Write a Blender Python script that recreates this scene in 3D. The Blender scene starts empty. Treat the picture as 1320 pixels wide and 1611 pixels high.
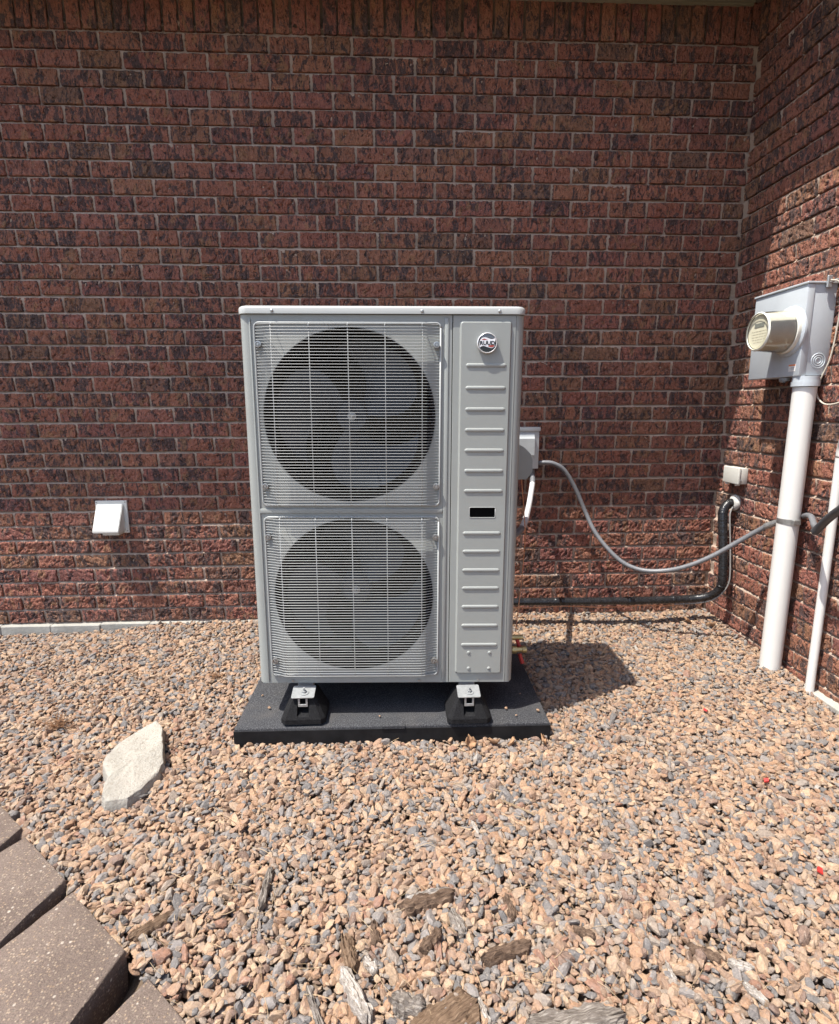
import bpy, bmesh, math, random
import numpy as np
from mathutils import Vector, Matrix, noise as mnoise

R = math.radians
rnd = random.Random(7)
nrs = np.random.RandomState(11)
sc = bpy.context.scene
COL = sc.collection

# ------------------------------------------------------------------ camera
CAM = np.array([-0.12598, -3.11123, 1.19647])
PIT, YAW, ROL = R(10.41), R(2.43), R(-0.237)
FPX, IW, IH = 875.12, 1320.0, 1611.0          # focal length in units of the picture's own 1320 x 1611 grid
_fw = np.array([math.sin(YAW)*math.cos(PIT), math.cos(YAW)*math.cos(PIT), -math.sin(PIT)])
_rt0 = np.array([math.cos(YAW), -math.sin(YAW), 0.0])
_up0 = np.cross(_rt0, _fw)
_rt = math.cos(ROL)*_rt0 + math.sin(ROL)*_up0
_up = -math.sin(ROL)*_rt0 + math.cos(ROL)*_up0
cd = bpy.data.cameras.new('camera')
cam = bpy.data.objects.new('camera', cd); COL.objects.link(cam)
cd.sensor_fit = 'VERTICAL'; cd.sensor_height = 36.0; cd.sensor_width = 36.0
cd.lens = FPX/IH*36.0
cd.clip_start = 0.02; cd.clip_end = 500
m = Matrix.Identity(4)
for i in range(3):
    m[i][0] = _rt[i]; m[i][1] = _up[i]; m[i][2] = -_fw[i]; m[i][3] = CAM[i]
cam.matrix_world = m
sc.camera = cam

# ------------------------------------------------------------------ sky, sun, exposure
SUN = Vector((0.372, 0.182, -0.910)).normalized()
w = bpy.data.worlds.new('World'); sc.world = w; w.use_nodes = True
nt = w.node_tree; nt.nodes.clear()
sky = nt.nodes.new('ShaderNodeTexSky'); sky.sky_type = 'NISHITA'; sky.sun_disc = False
sky.sun_elevation = math.asin(-SUN.z); sky.sun_rotation = math.atan2(-SUN.x, -SUN.y)
sky.altitude = 200; sky.air_density = 0.9; sky.dust_density = 2.2; sky.ozone_density = 1.0
bg = nt.nodes.new('ShaderNodeBackground'); bg.inputs['Strength'].default_value = 0.15
wo = nt.nodes.new('ShaderNodeOutputWorld')
nt.links.new(sky.outputs[0], bg.inputs[0]); nt.links.new(bg.outputs[0], wo.inputs[0])
sl = bpy.data.lights.new('sun', 'SUN'); sl.energy = 4.3; sl.angle = R(0.55); sl.color = (1.0, 0.955, 0.88)
so = bpy.data.objects.new('sun', sl); COL.objects.link(so)
so.rotation_euler = SUN.to_track_quat('-Z', 'Y').to_euler(); so.location = (-3, -3, 7)
sc.view_settings.view_transform = 'Standard'; sc.view_settings.look = 'None'
sc.view_settings.exposure = 0.93; sc.view_settings.gamma = 1.0
sc.view_settings.use_curve_mapping = False
sc.cycles.max_bounces = 7; sc.cycles.diffuse_bounces = 3; sc.cycles.caustics_reflective = False; sc.cycles.caustics_refractive = False; sc.cycles.adaptive_threshold = .02; sc.cycles.glossy_bounces = 3; sc.cycles.transparent_max_bounces = 8

# ------------------------------------------------------------------ helpers
def px_of(p):
    d = np.asarray(p, float) - CAM
    z = d @ _fw
    return IW/2 + FPX*(d @ _rt)/z, IH/2 - FPX*(d @ _up)/z, z

def link(o, parent=None):
    COL.objects.link(o)
    if parent is not None: o.parent = parent
    return o

def tag(o, label, cat, group=None):
    o['label'] = label; o['category'] = cat
    if group: o['group'] = group
    return o

def empty(name, loc=(0, 0, 0), label=None, cat=None, group=None):
    o = bpy.data.objects.new(name, None); o.empty_display_size = .05; o.location = loc
    link(o)
    if label: tag(o, label, cat, group)
    return o

def obj(name, bm, mat, parent=None, smooth=False, auto=None):
    me = bpy.data.meshes.new(name)
    bmesh.ops.recalc_face_normals(bm, faces=bm.faces[:])
    bm.to_mesh(me); bm.free()
    me.materials.append(mat)
    if smooth or auto is not None:
        me.polygons.foreach_set('use_smooth', [True]*len(me.polygons))
    if auto is not None:
        me.set_sharp_from_angle(angle=R(auto))
    me.update()
    return link(bpy.data.objects.new(name, me), parent)

def BM(): return bmesh.new()

def box(bm, a, b, bev=0.0, seg=2):
    x0, y0, z0 = [min(p, q) for p, q in zip(a, b)]; x1, y1, z1 = [max(p, q) for p, q in zip(a, b)]
    vs = [bm.verts.new(p) for p in ((x0,y0,z0),(x1,y0,z0),(x1,y1,z0),(x0,y1,z0),(x0,y0,z1),(x1,y0,z1),(x1,y1,z1),(x0,y1,z1))]
    fs = [bm.faces.new([vs[i] for i in f]) for f in ((0,3,2,1),(4,5,6,7),(0,1,5,4),(1,2,6,5),(2,3,7,6),(3,0,4,7))]
    if bev > 0:
        es = list({e for f in fs for e in f.edges})
        bmesh.ops.bevel(bm, geom=es, offset=bev, segments=seg, affect='EDGES', profile=.5)
    return bm

def catmull(pts, n=8):
    P = [Vector(p) for p in pts]
    P = [P[0]*2-P[1]] + P + [P[-1]*2-P[-2]]
    out = []
    for i in range(1, len(P)-2):
        a, b, c, d = P[i-1], P[i], P[i+1], P[i+2]
        for k in range(n):
            t = k/n
            out.append(.5*((2*b)+(c-a)*t+(2*a-5*b+4*c-d)*t*t+(3*b-a-3*c+d)*t**3))
    out.append(P[-2].copy())
    return out

def tube(bm, pts, r, seg=10, caps=True, rfun=None):
    P = [Vector(p) for p in pts]
    n = len(P); rings = []
    t = (P[1]-P[0]).normalized()
    u = t.orthogonal().normalized()
    for i in range(n):
        if i == 0: tt = (P[1]-P[0])
        elif i == n-1: tt = (P[-1]-P[-2])
        else: tt = (P[i+1]-P[i-1])
        if tt.length < 1e-9: tt = t
        tt.normalize()
        u = (u - tt*u.dot(tt))
        if u.length < 1e-6: u = tt.orthogonal()
        u.normalize(); v = tt.cross(u)
        rr = rfun(i/(n-1), i) if rfun else (r[i] if isinstance(r, (list, tuple)) else r)
        rings.append([bm.verts.new(P[i] + (u*math.cos(2*math.pi*k/seg)+v*math.sin(2*math.pi*k/seg))*rr) for k in range(seg)])
        t = tt
    for i in range(n-1):
        for k in range(seg):
            bm.faces.new((rings[i][k], rings[i][(k+1) % seg], rings[i+1][(k+1) % seg], rings[i+1][k]))
    if caps:
        bm.faces.new(rings[0][::-1]); bm.faces.new(rings[-1])
    return bm

def lathe(bm, prof, origin, axis, seg=32, cap0=True, cap1=True):
    ax = Vector(axis).normalized(); u = ax.orthogonal().normalized(); v = ax.cross(u); o = Vector(origin)
    rings = [[bm.verts.new(o+ax*h+(u*math.cos(2*math.pi*k/seg)+v*math.sin(2*math.pi*k/seg))*rr) for k in range(seg)] for h, rr in prof]
    for i in range(len(rings)-1):
        for k in range(seg):
            bm.faces.new((rings[i][k], rings[i][(k+1) % seg], rings[i+1][(k+1) % seg], rings[i+1][k]))
    if cap0: bm.faces.new(rings[0][::-1])
    if cap1: bm.faces.new(rings[-1])
    return bm

def prism(bm, poly, fn0, fn1):
    a = [bm.verts.new(fn0(*p)) for p in poly]; b = [bm.verts.new(fn1(*p)) for p in poly]
    bm.faces.new(a[::-1]); bm.faces.new(b)
    n = len(poly)
    for i in range(n):
        bm.faces.new((a[i], a[(i+1) % n], b[(i+1) % n], b[i]))
    return bm

def rrect(x0, z0, x1, z1, r, n=5):
    out = []
    for cx, cz, a0 in ((x1-r, z1-r, 0), (x0+r, z1-r, 90), (x0+r, z0+r, 180), (x1-r, z0+r, 270)):
        for k in range(n+1):
            a = R(a0+90*k/n); out.append((cx+r*math.cos(a), cz+r*math.sin(a)))
    return out

# ------------------------------------------------------------------ materials
class NT:
    def __init__(s, name):
        s.m = bpy.data.materials.new(name); s.m.use_nodes = True
        s.t = s.m.node_tree; s.t.nodes.clear()
        s.out = s.n('ShaderNodeOutputMaterial'); s.b = s.n('ShaderNodeBsdfPrincipled')
        s.l(s.b.outputs[0], s.out.inputs[0])
    def n(s, k, **kw):
        o = s.t.nodes.new(k)
        for a, b in kw.items(): setattr(o, a, b)
        return o
    def l(s, a, b): s.t.links.new(a, b)
    def coord(s, kind='Object', scale=(1, 1, 1), loc=None):
        c = s.n('ShaderNodeTexCoord') if kind != 'Position' else s.n('ShaderNodeNewGeometry')
        mp = s.n('ShaderNodeMapping'); mp.inputs['Scale'].default_value = scale
        s.l(c.outputs[kind], mp.inputs['Vector'])
        return mp.outputs[0]
    def noise(s, vec, scale, detail=4, rough=.55, dist=0.0):
        o = s.n('ShaderNodeTexNoise'); o.inputs['Scale'].default_value = scale; o.inputs['Detail'].default_value = detail
        o.inputs['Roughness'].default_value = rough; o.inputs['Distortion'].default_value = dist
        s.l(vec, o.inputs['Vector']); return o.outputs['Fac']
    def ramp(s, fac, stops, interp='LINEAR'):
        o = s.n('ShaderNodeValToRGB'); e = o.color_ramp; e.interpolation = interp
        while len(e.elements) < len(stops): e.elements.new(.5)
        for el, (p, c) in zip(e.elements, stops):
            el.position = p; el.color = (c, c, c, 1) if isinstance(c, (int, float)) else (*c, 1)
        s.l(fac, o.inputs[0]); return o.outputs[0]
    def mix(s, fac, a, b, mode='MIX'):
        o = s.n('ShaderNodeMix', data_type='RGBA', blend_type=mode)
        for v, i in ((fac, 0), (a, 6), (b, 7)):
            if isinstance(v, (int, float)): o.inputs[i].default_value = v
            elif isinstance(v, tuple): o.inputs[i].default_value = (*v, 1)
            else: s.l(v, o.inputs[i])
        return o.outputs[2]
    def math(s, op, a, b=0.0):
        o = s.n('ShaderNodeMath', operation=op)
        for v, i in ((a, 0), (b, 1)):
            if isinstance(v, (int, float)): o.inputs[i].default_value = v
            else: s.l(v, o.inputs[i])
        return o.outputs[0]
    def color(s, c):
        if isinstance(c, tuple): s.b.inputs['Base Color'].default_value = (*c, 1)
        else: s.l(c, s.b.inputs['Base Color'])
    def set(s, **kw):
        for k, v in kw.items():
            i = s.b.inputs[k.replace('_', ' ')]
            if isinstance(v, (int, float)): i.default_value = v
            else: s.l(v, i)
    def bump(s, h, strength=.5, dist=.002):
        o = s.n('ShaderNodeBump'); o.inputs['Strength'].default_value = strength; o.inputs['Distance'].default_value = dist
        s.l(h, o.inputs['Height']); s.l(o.outputs[0], s.b.inputs['Normal'])

def simple(name, col, rough=.5, metal=0.0, var=.12, scale=30, bump=.0, dist=.001, spec=.5, dirt=None):
    k = NT(name); v = k.coord('Object')
    f = k.noise(v, scale, 5)
    lo = tuple(c*(1-var) for c in col); hi = tuple(min(1, c*(1+var)) for c in col)
    c = k.ramp(f, [(.3, lo), (.7, hi)])
    if dirt:
        c = k.mix(k.ramp(k.noise(v, dirt[0], 6, .7), [(dirt[1], 0.0), (dirt[2], dirt[3])]), c, dirt[4])
    k.color(c); k.set(Roughness=rough, Metallic=metal); k.b.inputs['Specular IOR Level'].default_value = spec
    if bump: k.bump(k.noise(v, scale*6, 3), bump, dist)
    return k.m

def tint_attr(k):
    a = k.n('ShaderNodeAttribute', attribute_type='OBJECT', attribute_name='tint')
    b = k.n('ShaderNodeAttribute', attribute_type='GEOMETRY', attribute_name='tint')
    return k.math('ADD', a.outputs['Fac'], b.outputs['Fac'])

def brick_mat():
    k = NT('brick'); t = tint_attr(k)
    geo = k.n('ShaderNodeNewGeometry')
    off = k.n('ShaderNodeVectorMath', operation='SCALE'); off.inputs[0].default_value = (37.1, 11.3, 23.7)
    k.l(t, off.inputs['Scale'])
    add = k.n('ShaderNodeVectorMath', operation='ADD'); k.l(geo.outputs['Position'], add.inputs[0]); k.l(off.outputs[0], add.inputs[1])
    def mp(sx, sz):
        q = k.n('ShaderNodeMapping'); q.inputs['Scale'].default_value = (sx, sx, sz); k.l(add.outputs[0], q.inputs[0]); return q.outputs[0]
    # per-brick body colour
    body = k.ramp(t, [(0, (.305, .112, .074)), (.14, (.350, .138, .090)), (.28, (.245, .096, .070)), (.42, (.365, .160, .094)),
                      (.55, (.312, .112, .080)), (.68, (.300, .145, .082)), (.76, (.215, .118, .078)), (.84, (.360, .136, .098)), (.93, (.268, .102, .084)), (1, (.30, .108, .072))])
    t2 = k.math('SUBTRACT', k.math('FRACT', k.math('MULTIPLY', t, 17.31)), .5)      # how strongly this brick was flashed
    t3 = k.math('SUBTRACT', k.math('FRACT', k.math('MULTIPLY', t, 41.77)), .5)
    def mpd(sx, sz, rot):
        q = k.n('ShaderNodeMapping'); q.inputs['Rotation'].default_value = (rot, rot, 0); q.inputs['Scale'].default_value = (sx, sx, sz); k.l(add.outputs[0], q.inputs[0]); return q.outputs[0]
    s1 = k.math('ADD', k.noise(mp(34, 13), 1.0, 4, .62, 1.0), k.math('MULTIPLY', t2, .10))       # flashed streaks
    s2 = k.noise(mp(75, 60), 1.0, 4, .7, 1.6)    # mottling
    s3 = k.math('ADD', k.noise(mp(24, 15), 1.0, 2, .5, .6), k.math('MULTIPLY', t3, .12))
    s4 = k.noise(mpd(95, 38, .7), 1.0, 3, .6, 1.0)   # iron spots and gouge shade painted into the colour along the tool marks
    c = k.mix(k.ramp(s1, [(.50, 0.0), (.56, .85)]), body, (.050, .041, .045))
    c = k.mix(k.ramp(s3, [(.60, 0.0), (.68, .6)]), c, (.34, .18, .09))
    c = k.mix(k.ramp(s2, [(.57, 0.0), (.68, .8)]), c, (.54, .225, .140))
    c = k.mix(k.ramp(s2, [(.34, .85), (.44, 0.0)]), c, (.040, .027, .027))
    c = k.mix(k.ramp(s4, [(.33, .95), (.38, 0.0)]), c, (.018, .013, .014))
    big = k.noise(k.coord('Position'), 1.1, 3, .6)
    c = k.mix(.5, c, k.ramp(big, [(.3, .75), (.7, 1.2)]), 'MULTIPLY')
    fine = k.noise(mp(420, 420), 1.0, 3, .6)
    c = k.mix(.35, c, k.ramp(fine, [(.3, .55), (.7, 1.3)]), 'MULTIPLY')
    c = k.mix(.03, c, (.5, .40, .32))
    k.color(c); k.set(Roughness=.82); k.b.inputs['Specular IOR Level'].default_value = .35
    h = k.math('ADD', k.math('ADD', k.noise(mp(150, 150), 1.0, 3, .65, .6), k.math('MULTIPLY', fine, .25)), k.math('ADD', k.math('MULTIPLY', k.ramp(s4, [(.30, 0.0), (.42, 1.0)]), 1.1), k.math('MULTIPLY', k.noise(mpd(60, 25, -.6), 1.0, 3, .6, 1.5), 2.2)))
    k.bump(h, 1.0, .0065)
    return k.m

def mortar_mat():
    k = NT('mortar'); v = k.coord('Position')
    c = k.ramp(k.noise(v, 9, 6, .6), [(.3, (.37, .280, .215)), (.7, (.47, .365, .290))])
    c = k.mix(k.ramp(k.noise(v, 60, 4, .7), [(.52, 0.0), (.75, .5)]), c, (.24, .19, .165))
    k.color(c); k.set(Roughness=.95); k.b.inputs['Specular IOR Level'].default_value = .2
    k.bump(k.math('ADD', k.noise(v, 160, 5, .7), k.noise(v, 45, 3, .6)), .8, .004)
    return k.m

def gravel_mat():
    k = NT('gravel_stone')
    a = k.n('ShaderNodeAttribute', attribute_type='INSTANCER', attribute_name='tint'); t = a.outputs['Fac']
    v = k.coord('Object', (1, 1, 1))
    off = k.n('ShaderNodeVectorMath', operation='SCALE'); off.inputs[0].default_value = (51.1, 17.3, 33.7); k.l(t, off.inputs['Scale'])
    add = k.n('ShaderNodeVectorMath', operation='ADD'); k.l(v, add.inputs[0]); k.l(off.outputs[0], add.inputs[1]); v = add.outputs[0]
    base = k.ramp(t, [(0, (.415, .255, .150)), (.10, (.365, .208, .118)), (.20, (.460, .315, .200)), (.31, (.345, .210, .132)), (.42, (.395, .272, .180)),
                      (.52, (.295, .190, .126)), (.60, (.285, .225, .178)), (.67, (.165, .155, .150)), (.755, (.235, .212, .198)), (.835, (.140, .134, .132)),
                      (.895, (.210, .130, .094)), (.945, (.300, .25, .205)), (.985, (.290, .145, .09)), (.99, (.40, .37, .33)), (1, (.42, .39, .35))], 'CONSTANT')
    base = k.mix(.14, base, (.30, .255, .215))
    n1 = k.noise(v, 1.3, 4, .6, .5)
    c = k.mix(k.ramp(n1, [(.45, 0.0), (.68, .75)]), base, k.mix(.5, base, (.19, .165, .155)))
    n2 = k.noise(v, 4.0, 5, .65)
    c = k.mix(.7, c, k.ramp(n2, [(.25, .5), (.72, 1.32)]), 'MULTIPLY')
    c = k.mix(k.ramp(k.noise(v, 2.2, 3), [(.6, 0.0), (.75, .4)]), c, (.60, .50, .40))
    k.color(c); k.set(Roughness=.9); k.b.inputs['Specular IOR Level'].default_value = .3
    k.bump(k.noise(v, 4.5, 5, .7), .35, .10)
    return k.m

def wood_mat(name, c0, c1, c2, sc_=1.0):
    k = NT(name); v = k.coord('Object', (30*sc_, 330*sc_, 180*sc_))
    f = k.noise(v, 1.0, 6, .65, .6)
    c = k.ramp(f, [(.28, c0), (.5, c1), (.72, c2)])
    k.color(c); k.set(Roughness=.9); k.b.inputs['Specular IOR Level'].default_value = .25
    k.bump(f, 1.0, .006)
    return k.m

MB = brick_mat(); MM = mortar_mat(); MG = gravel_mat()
M_paint = simple('casing_paint', (.305, .320, .302), .42, 0, .03, 4, .06, .0006, .4, dirt=(3.5, .45, .8, .35, (.24, .235, .215)))
M_lid = simple('lid_paint', (.40, .41, .395), .40, 0, .03, 4, .05, .0006, .4)
M_wire = simple('grille_wire', (.34, .35, .34), .35, 0, .04, 20)
M_dark = simple('dark_cavity', (.008, .008, .009), .8, 0, .2, 20, 0, .001, .05)
M_coil = simple('coil_fins', (.007, .008, .009), .8, 0, .3, 120, 0, .001, .05)
M_fan = simple('fan_plastic', (.025, .031, .041), .5, 0, .2, 8, 0, .001, .25)
M_chrome = simple('chrome', (.72, .72, .73), .22, .35, .05, 10)
M_zinc = simple('zinc_plate', (.36, .37, .37), .38, .45, .15, 60, .1, .0005)
M_steel = simple('strap_steel', (.33, .33, .32), .45, .7, .2, 60, .1, .0005)
M_black = simple('black_gloss', (.012, .012, .013), .2, 0, .1, 10)
M_pocket = simple('pocket_black', (.004, .004, .004), .8, 0, .1, 10, 0, .001, .05)
M_white = simple('badge_white', (.85, .85, .86), .25, 0, .02, 10)
M_red = simple('badge_red', (.36, .06, .04), .3, 0, .05, 10)
M_badgegrey = simple('badge_grey', (.17, .18, .20), .2, .4, .2, 30)
M_screw = simple('screw_metal', (.40, .40, .39), .4, .8, .2, 100)
M_pvc = simple('white_pvc', (.70, .69, .655), .35, 0, .02, 6, .05, .0006, .4, dirt=(9, .58, .85, .25, (.55, .52, .47)))
M_vent = simple('vent_white', (.62, .62, .58), .45, 0, .03, 12, .08, .0006, .4, dirt=(14, .55, .8, .3, (.48, .45, .38)))
M_boxw = simple('weathered_white', (.56, .55, .50), .5, 0, .05, 20, .15, .001, .4, dirt=(18, .5, .75, .4, (.42, .38, .30)))
M_enc = simple('enclosure_grey', (.50, .54, .57), .45, .15, .04, 8, .06, .0006, .4, dirt=(6, .55, .8, .2, (.40, .40, .40)))
M_disc = simple('disconnect_grey', (.47, .50, .50), .5, .15, .06, 14, .08, .0006)
M_cond = simple('grey_conduit', (.155, .158, .168), .42, 0, .1, 40)
M_cond2 = simple('dark_conduit', (.06, .061, .066), .42, 0, .1, 40)
M_wht = simple('white_conduit', (.58, .575, .58), .4, 0, .03, 20)
M_copper = simple('copper_wire', (.62, .30, .17), .4, .6, .1, 40)
M_cable = simple('cable_beige', (.50, .45, .37), .6, 0, .1, 40)
M_cgrey = simple('cable_grey', (.22, .21, .20), .6, 0, .1, 40)
M_brass = simple('brass', (.58, .46, .22), .38, .7, .15, 60, .15, .001)
M_redp = simple('red_plastic', (.46, .035, .03), .4, 0, .08, 30)
M_label_o = simple('label_orange', (.72, .25, .10), .6, 0, .05, 30)
M_label_w = simple('label_white', (.80, .78, .75), .6, 0, .05, 30)
M_cream = simple('meter_cream', (.72, .71, .63), .5, 0, .05, 20)
M_face = simple('meter_face', (.62, .59, .44), .55, 0, .05, 60)
M_lcd = simple('meter_lcd', (.19, .20, .17), .35, 0, .1, 60)
M_ink = simple('meter_ink', (.40, .36, .25), .6, 0, .1, 60)
M_conc = simple('concrete', (.36, .345, .305), .92, 0, .18, 14, .6, .003, .2, dirt=(5, .5, .75, .5, (.33, .33, .31)))
M_soffit = simple('soffit_paint', (.23, .22, .155), .6, 0, .05, 6)
M_roof = simple('roof_shingle', (.07, .065, .06), .9, 0, .3, 30, .6, .004, .2)
M_soil = simple('soil', (.085, .062, .045), .98, 0, .4, 35, .8, .006, .1)
M_caulk = simple('caulk', (.55, .53, .49), .7, 0, .08, 40, .4, .002)

def tape_mat():
    k = NT('black_tape'); v = k.coord('Position')
    k.color(k.ramp(k.noise(v, 40, 4), [(.3, (.010, .010, .011)), (.7, (.024, .024, .026))]))
    k.set(Roughness=k.ramp(k.noise(v, 60, 3), [(.35, .14), (.7, .42)])); k.bump(k.noise(v, 120, 4), .5, .003)
    return k.m
M_tape = tape_mat()

def pad_mat():
    k = NT('pad_composite'); v = k.coord('Position')
    f = k.noise(v, 260, 4, .75)
    c = k.ramp(f, [(.30, (.020, .020, .022)), (.52, (.050, .051, .055)), (.72, (.165, .166, .17))])
    c = k.mix(k.ramp(k.noise(v, 6, 6, .65), [(.5, 0.0), (.8, .45)]), c, (.11, .10, .09))
    k.color(c); k.set(Roughness=.9); k.b.inputs['Specular IOR Level'].default_value = .08
    k.bump(f, .7, .002)
    return k.m
M_pad = pad_mat()
M_riser = simple('riser_rubber', (.016, .016, .017), .85, 0, .5, 220, .7, .0015, .12)
M_padside = simple('pad_side', (.014, .014, .015), .6, 0, .4, 14, .15, .001, .15)

def rock_mat():
    k = NT('limestone'); v = k.coord('Object')
    c = k.ramp(k.noise(v, 7, 6, .6), [(.3, (.33, .305, .262)), (.7, (.44, .41, .355))])
    c = k.mix(k.ramp(k.noise(v, 70, 5, .75), [(.50, 0.0), (.66, .6)]), c, (.27, .235, .19))
    c = k.mix(k.ramp(k.noise(v, 5, 3, .6), [(.55, 0.0), (.7, .3)]), c, (.46, .40, .34))
    k.color(c); k.set(Roughness=.95); k.b.inputs['Specular IOR Level'].default_value = .2
    k.bump(k.math('ADD', k.noise(v, 60, 5, .7), k.noise(v, 160, 4, .7)), 1.0, .005)
    return k.m
def paver_mat():
    k = NT('aggregate_block'); v = k.coord('Position')
    c = k.ramp(k.noise(v, 5, 5, .6), [(.3, (.145, .108, .088)), (.7, (.210, .163, .135))])
    vo = k.n('ShaderNodeTexVoronoi'); vo.inputs['Scale'].default_value = 150; k.l(v, vo.inputs['Vector'])
    dots = k.ramp(vo.outputs['Distance'], [(.25, 1.0), (.45, 0.0)])
    sep = k.n('ShaderNodeSeparateColor'); k.l(vo.outputs['Color'], sep.inputs[0])
    pick = k.math('GREATER_THAN', sep.outputs[0], .35)
    dc = k.ramp(sep.outputs[1], [(0, (.33, .23, .15)), (.5, (.40, .32, .235)), (1, (.12, .10, .09))])
    c = k.mix(k.math('MULTIPLY', dots, k.math('MULTIPLY', pick, .8)), c, dc)
    vo2 = k.n('ShaderNodeTexVoronoi'); vo2.inputs['Scale'].default_value = 55; k.l(v, vo2.inputs['Vector'])
    sep2 = k.n('ShaderNodeSeparateColor'); k.l(vo2.outputs['Color'], sep2.inputs[0])
    c = k.mix(k.math('MULTIPLY', k.ramp(vo2.outputs['Distance'], [(.14, 1.0), (.24, 0.0)]), k.math('GREATER_THAN', sep2.outputs[0], .78)), c, (.46, .40, .33))
    f = k.noise(v, 300, 4, .75)
    c = k.mix(.6, c, k.ramp(f, [(.3, .3), (.7, 1.6)]), 'MULTIPLY')
    k.color(c); k.set(Roughness=.93); k.b.inputs['Specular IOR Level'].default_value = .25
    k.bump(k.math('ADD', f, k.noise(v, 110, 4, .7)), .9, .003)
    return k.m
M_rock = rock_mat(); M_paver = paver_mat()
M_bark = wood_mat('bark_brown', (.055, .034, .024), (.135, .088, .060), (.26, .18, .125))
M_bark2 = wood_mat('bark_tan', (.075, .045, .028), (.17, .11, .070), (.31, .215, .14))
M_barkw = wood_mat('wood_bleached', (.15, .12, .095), (.38, .335, .29), (.60, .56, .51))
M_barkg = wood_mat('wood_grey', (.07, .056, .046), (.20, .17, .145), (.42, .38, .33), .8)
M_straw = simple('straw', (.36, .26, .155), .8, 0, .3, 20)
M_leaf = simple('dry_leaf', (.36, .21, .115), .75, 0, .3, 60)
M_weed = simple('dead_weed', (.24, .125, .062), .85, 0, .3, 60)

# ------------------------------------------------------------------ ground
XC = 1.722                               # inner corner of the two walls
CH = .08098; BL = .2032                  # brick course height and length
def sm(a, b, x):
    t = np.clip((x-a)/(b-a), 0, 1); return t*t*(3-2*t)
def ground_z(x, y):
    z = -.012 + .030*y
    z = z + .006*np.sin(2.1*x+.7)*np.cos(1.7*y+.3) + .004*np.sin(5.3*x-1.1)*np.sin(4.1*y+2)
    z = z - .034*sm(-1.35, -2.0, x)*sm(-.45, -.05, y)
    z = z + .020*sm(-1.75, -1.35, x)*sm(-.30, -.04, y)
    z = z + .026*sm(1.35, 1.70, x)*sm(-1.05, -.75, y)*(1-.6*sm(-.2, -.04, y))
    e = (x+1.475)*.629+(y+1.418)*.777          # signed distance from the back line of the edging row
    z = z - .095*sm(.004, -.03, e)*sm(-.35, -.55, x)
    return z

def ground_mesh():
    xs = list(np.linspace(-3.6, 2.2, 59)); ys = list(np.linspace(-4.4, .3, 48))
    xs = [-40, -15, -6] + xs + [6, 15, 40]; ys = [-40, -15, -7] + ys + [4, 12, 40]
    bm = BM(); g = []
    for y in ys:
        row = []
        for x in xs:
            z = float(ground_z(np.array(x), np.array(max(-5, min(y, .3))))) - .022
            if not (-3.7 < x < 2.3 and -4.5 < y < .4): z = -.012+.03*max(-5, min(y, .3))-.022
            row.append(bm.verts.new((x, y, z)))
        g.append(row)
    for j in range(len(ys)-1):
        for i in range(len(xs)-1):
            bm.faces.new((g[j][i], g[j][i+1], g[j+1][i+1], g[j+1][i]))
    return bm
k = NT('ground_soil'); v = k.coord('Position')
c = k.ramp(k.noise(v, 30, 6, .65), [(.3, (.10, .070, .048)), (.7, (.20, .145, .10))])
k.color(c); k.set(Roughness=.97); k.bump(k.noise(v, 60, 5, .7), .8, .01)
gr = obj('ground', ground_mesh(), k.m, None, True); gr['kind'] = 'structure'

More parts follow.
